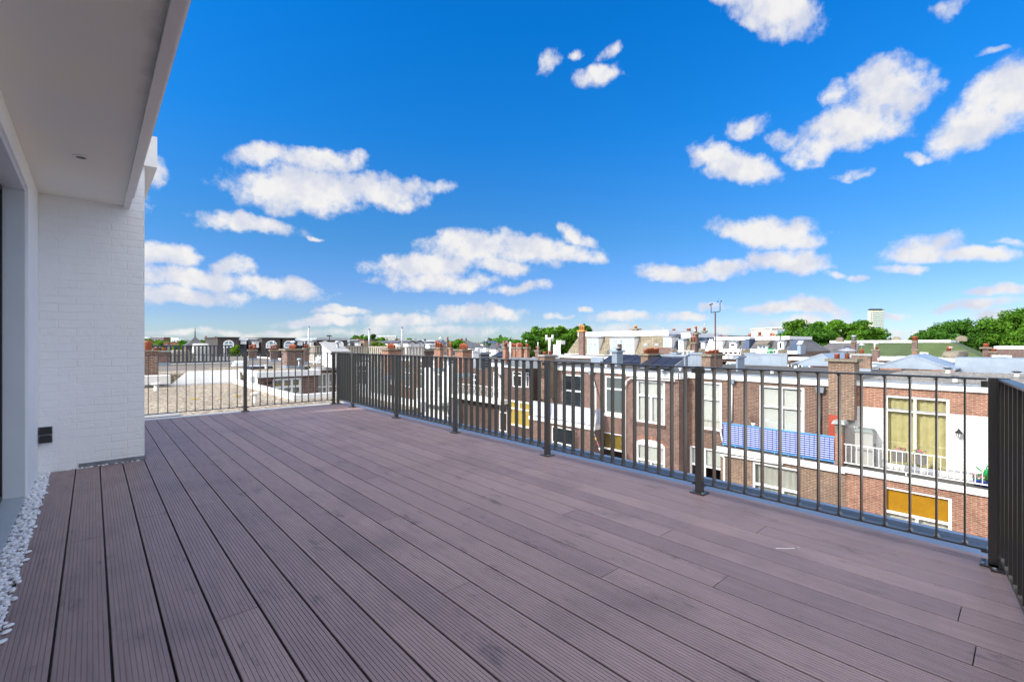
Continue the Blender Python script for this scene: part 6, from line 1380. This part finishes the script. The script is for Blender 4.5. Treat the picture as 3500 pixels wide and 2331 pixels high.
d = 420; x, y = at(g4(548, 0)[0], d); k_ = .16985*d/FPX; Z = lambda py: zat(d, g4(0, py)[1])
tu = landmark('church_tower', 'brown brick church tower with pointed slate spire behind the round trees', 'tower', x, y)
MB().box(x-17*k_, x+17*k_, y-17*k_, y+17*k_, -11, Z(243)).build('shaft', 'farred', tu); MB().lathe(x, y, [(26*k_, Z(243)+.02), (.5*k_, Z(188))], 4).build('spire', 'slate', tu)
# stork like antennas and dish
d = 60; x, y = at(g2(1623, 0)[0], d); an = landmark('roof_aerial', 'dark three armed roof aerial standing above the two arched windows', 'aerial', x, y, 1.6)
Z = lambda py: zat(d, g2(0, py)[1]); MB().bar((x, y, 1.0), (x, y, Z(105)), .05, 5).build('mast', 'black', an)
for px, py in ((1575, 108), (1670, 112)): x2, y2 = at(g2(px, 0)[0], d); MB().bar((x, y, Z(104)), (x2, y2, Z(py)), .09, 5).build('arm', 'black', an)
d = 58; x, y = at(g3(1750, 0)[0], d); dsh = landmark('satellite_dish', 'dark round satellite dish on the skyline left of the blue slate mansard', 'satellite dish', x, y, 1.5); Z = lambda py: zat(d, g3(0, py)[1])
MB().bar((x, y, 1.0), (x, y, Z(300)), .05, 5).build('mast', 'steel', dsh); MB().bar((x-.05, y-.05, Z(293)), (x+.05, y+.05, Z(291)), .14, 16).build('dish', 'slate', dsh)

# ================================================================== trees
def tree(label, px, hw, pt, d, mat='leaf', seed=1, n=34, leaves=150, zb=-1.5, group='trees between the houses', size=.33, flat=1.0, name='broadleaf_tree'):
    r_ = random.Random(seed); x, y = at(px, d); w = hw*1.25*d/FPX; zt = zat(d, pt); hz = (zt-zb)/2; zc_ = (zt+zb)/2
    root = thing(name, label, 'tree', (x, y, -11), group)
    V, F = [], []
    blobs = []
    for i in range(n):
        while True:
            a, b, c = r_.uniform(-1, 1), r_.uniform(-1, 1), r_.uniform(-.9, 1)
            q_ = a*a+b*b+c*c
            if .3 < q_ < 1.25: break
        k_ = r_.uniform(.68, .9)
        rr = r_.uniform(.20, .36)*min(w, hz*1.2)
        bx, by, bz = a*k_*max(.1, w-rr*.7)/k_*.95, b*k_*max(.1, w-rr*.7), c*max(.1, hz-rr*.75)
        if abs(c) > .55: bx *= .85; by *= .85
        blobs.append((x+bx, y+by, zc_+bz, rr))
    for (bx, by, bz, rr) in blobs:
        for j in range(int(leaves*1.5)):
            u, v_, t = r_.gauss(0, 1), r_.gauss(0, 1), r_.gauss(0, 1); L = math.sqrt(u*u+v_*v_+t*t)+1e-6; k_ = rr*(r_.random()**.35)*r_.uniform(.75, 1.12)
            p = Vector((bx+u/L*k_, by+v_/L*k_, bz+t/L*k_*.8*flat)); s_ = size*r_.uniform(.5, 1.15)
            nrm = Vector((u/L, v_/L, t/L))+Vector((r_.uniform(-.8, .8), r_.uniform(-.8, .8), r_.uniform(-.5, .9))); nrm.normalize(); e1 = nrm.orthogonal().normalized(); e1.rotate(Matrix.Rotation(r_.uniform(0, 6.28), 3, nrm)); e2 = nrm.cross(e1)
            o = len(V); V += [tuple(p+e1*s_), tuple(p+e2*s_*.6), tuple(p-e1*s_*.9), tuple(p-e2*s_*.55)]; F.append((o, o+1, o+2, o+3))
    link('crown', V, F, mat, root)
    m = MB(); th = max(.25, w*.07); m.bar((x, y, -11), (x, y, zb+hz*.5), th, 8, th*.6)
    m.build('trunk', 'trunk', root)
    for i in range(6):
        a = i*1.05+r_.random(); b = blobs[(i*5) % len(blobs)]; MB().bar((x, y, zb+hz*(.1+.07*i)), (b[0], b[1], b[2]), th*.4, 5, th*.12).build('limb', 'trunk', root)
    return root
T3 = lambda px: c3(px, 0)[0]
tree('tall dark green tree left of the pair behind the cream flue', T3(350), 66, c3(0, 372)[1], 78, 'leaf', 2, 34, 170)
tree('tall green tree rising above the left end of the shingled mansard', T3(560), 68, c3(0, 360)[1], 82, 'leaf', 3, 36, 170)
tree('green tree crown just above the tall brown chimney of the shingled mansard', T3(800), 52, c3(0, 366)[1], 86, 'leafd', 4, 30, 150)
tree('low dark tree at the left foot of the tall green pair', T3(215), 28, c3(0, 448)[1], 72, 'leafd', 5, 22, 130, zb=-1.5)
tree('small dark tree alone beside the small cupola on the skyline', T3(45), 18, c3(0, 552)[1], 160, 'leafd', 6, 20, 120, zb=-1.5, size=.7)
tree('bushy green tree behind the office block corner, left part of the broad pair', c4(1260, 0)[0], 62, c4(0, 345)[1], 86, 'leaf', 7, 36, 170, zb=-1.5)
tree('broad spreading tree in front of the high rise tower, right part of the broad pair', c4(1900, 0)[0], 112, c4(0, 322)[1], 90, 'leaf', 8, 60, 170, zb=-1.5, flat=.6)
tree('lower tree between the two parts of the broad pair', c4(1520, 0)[0], 60, c4(0, 400)[1], 84, 'leafd', 9, 34, 150, zb=-1.5)
tree('dark low branches at the right end of the broad spreading tree', c4(2290, 0)[0], 52, c4(0, 430)[1], 95, 'leafd', 10, 26, 130, zb=-1.5, flat=.6)
tree('rounded green tree behind the brighter green roof, left of the biggest tree', c5(1330, 0)[0], 80, c5(0, 380)[1], 98, 'leafd', 11, 44, 170, zb=-1.5)
tree('small tree at the left flank of the rounded green tree', c5(980, 0)[0], 46, c5(0, 500)[1], 100, 'leafd', 12, 28, 140, zb=-1.5)
tree('low reddish green tree right of the dark blue hall', c5(790, 0)[0], 34, c5(0, 625)[1], 100, 'leafd', 13, 22, 120, zb=-1.5)
tree('biggest tree of the picture, at the right edge', c5(2200, 0)[0], 96, c5(0, 215)[1], 92, 'leaf', 14, 60, 190, zb=-1.5)
tree('green tree filling in left below the biggest tree', c5(1830, 0)[0], 62, c5(0, 400)[1], 94, 'leafd', 15, 36, 160, zb=-1.5)
tree('leafy tree cut off by the right edge under the biggest tree', c5(2420, 0)[0], 60, c5(0, 480)[1], 84, 'leaf', 16, 36, 160, zb=-1.5)
tree('round green tree left of the church tower', g4(410, 0)[0], 24, g4(0, 222)[1], 105, 'leaf', 17, 28, 150, zb=-1.5)
tree('round green tree beside the thin chimney, left of another round one', g4(270, 0)[0], 19, g4(0, 235)[1], 105, 'leaf', 18, 26, 140, zb=-1.5)
tree('dark tree behind the onion turret', g4(985, 0)[0], 12, g4(0, 298)[1], 190, 'leafd', 19, 16, 90, zb=-1.5, size=.8)
tree('dim green tree right of the church tower', g4(630, 0)[0], 18, g4(0, 318)[1], 180, 'leafd', 20, 18, 110, zb=-1.5, size=.7)
tree('tree behind the white pole on the skyline', g4(1555, 0)[0], 17, g4(0, 268)[1], 150, 'leafd', 21, 20, 110, zb=-1.5, size=.6)
tree('bright yellow green bush tree behind the timber fence posts', g3(670, 0)[0], 34, g3(0, 322)[1], 50, 'leafy', 22, 40, 160, zb=-1.5, size=.22)
tree('bright bush tree behind the dark slatted fence and arched gable', g1(1905, 0)[0], 15, g1(0, 300)[1], 46, 'leafy', 23, 26, 130, zb=-1.5, size=.2)
tree('bushy tree left of the grey post on the left skyline', g3(215, 0)[0], 30, g3(0, 168)[1], 150, 'leaf', 24, 30, 120, zb=-1.5, size=.6)
tree('taller thin topped tree between grey post and white hotel', g3(525, 0)[0], 12, g3(0, 118)[1], 150, 'leafd', 25, 20, 110, zb=-1.5, size=.6)
tree('tree in front of the white hotel', g3(730, 0)[0], 20, g3(0, 228)[1], 160, 'leaf', 26, 22, 110, zb=-1.5, size=.6)
tree('small dim tree right of the white hotel', g3(1075, 0)[0], 9, g3(0, 268)[1], 160, 'leafd', 27, 14, 90, zb=-1.5, size=.6)
tree('green tree right of the tall grey post pair', g3(1420, 0)[0], 28, g3(0, 232)[1], 150, 'leaf', 28, 30, 120, zb=-1.5, size=.6)
tree('pale green shrub beside the red apartment block', g1(420, 0)[0], 11, g1(0, 232)[1], 120, 'leafy', 29, 14, 90, zb=-1.5, size=.4)
tree('olive tree behind the left half of the dark slatted fence', g1(690, 0)[0], 24, g1(0, 285)[1], 60, 'leafy', 30, 24, 120, zb=-1.5, size=.25)
for i, (px, py, w_) in enumerate(((2130, 1130, 10), (2265, 1127, 22), (2300, 1132, 14), (2335, 1130, 20), (2372, 1126, 18))):
    tree(['tiny dark tree left of the orange potted chimney', 'tree peeping over the shingled mansard roof', 'green tree top left of the low brown chimney', 'green tree top right of the low brown chimney', 'green tree top behind the chimney by the mast'][i], px, w_, py, 110, 'leaf', 40+i, 18, 100, zb=-5, size=.45)
# a far wood closing the horizon
V, F = [], []; rw = random.Random(77)
for i in range(9000):
    a = R(rw.uniform(-30, 95)); d = rw.uniform(420, 900); h = -11+rw.random()**.7*(12.5+4*math.sin(a*19)+3*math.sin(a*47)); p = Vector((math.sin(a)*d, math.cos(a)*d, h)); s_ = rw.uniform(2, 4.5)
    e1 = Vector((rw.uniform(-1, 1), rw.uniform(-1, 1), rw.uniform(-.4, .4))).normalized(); e2 = e1.cross(Vector((rw.uniform(-1, 1), rw.uniform(-1, 1), rw.uniform(-1, 1)))).normalized()
    o = len(V); V += [tuple(p+e1*s_), tuple(p+e2*s_*.7), tuple(p-e1*s_), tuple(p-e2*s_*.7)]; F.append((o, o+1, o+2, o+3))
o = link('distant_wood', V, F, 'leafd'); o['kind'] = 'stuff'; tag(o, 'far belt of trees closing the horizon behind the city', 'wood')
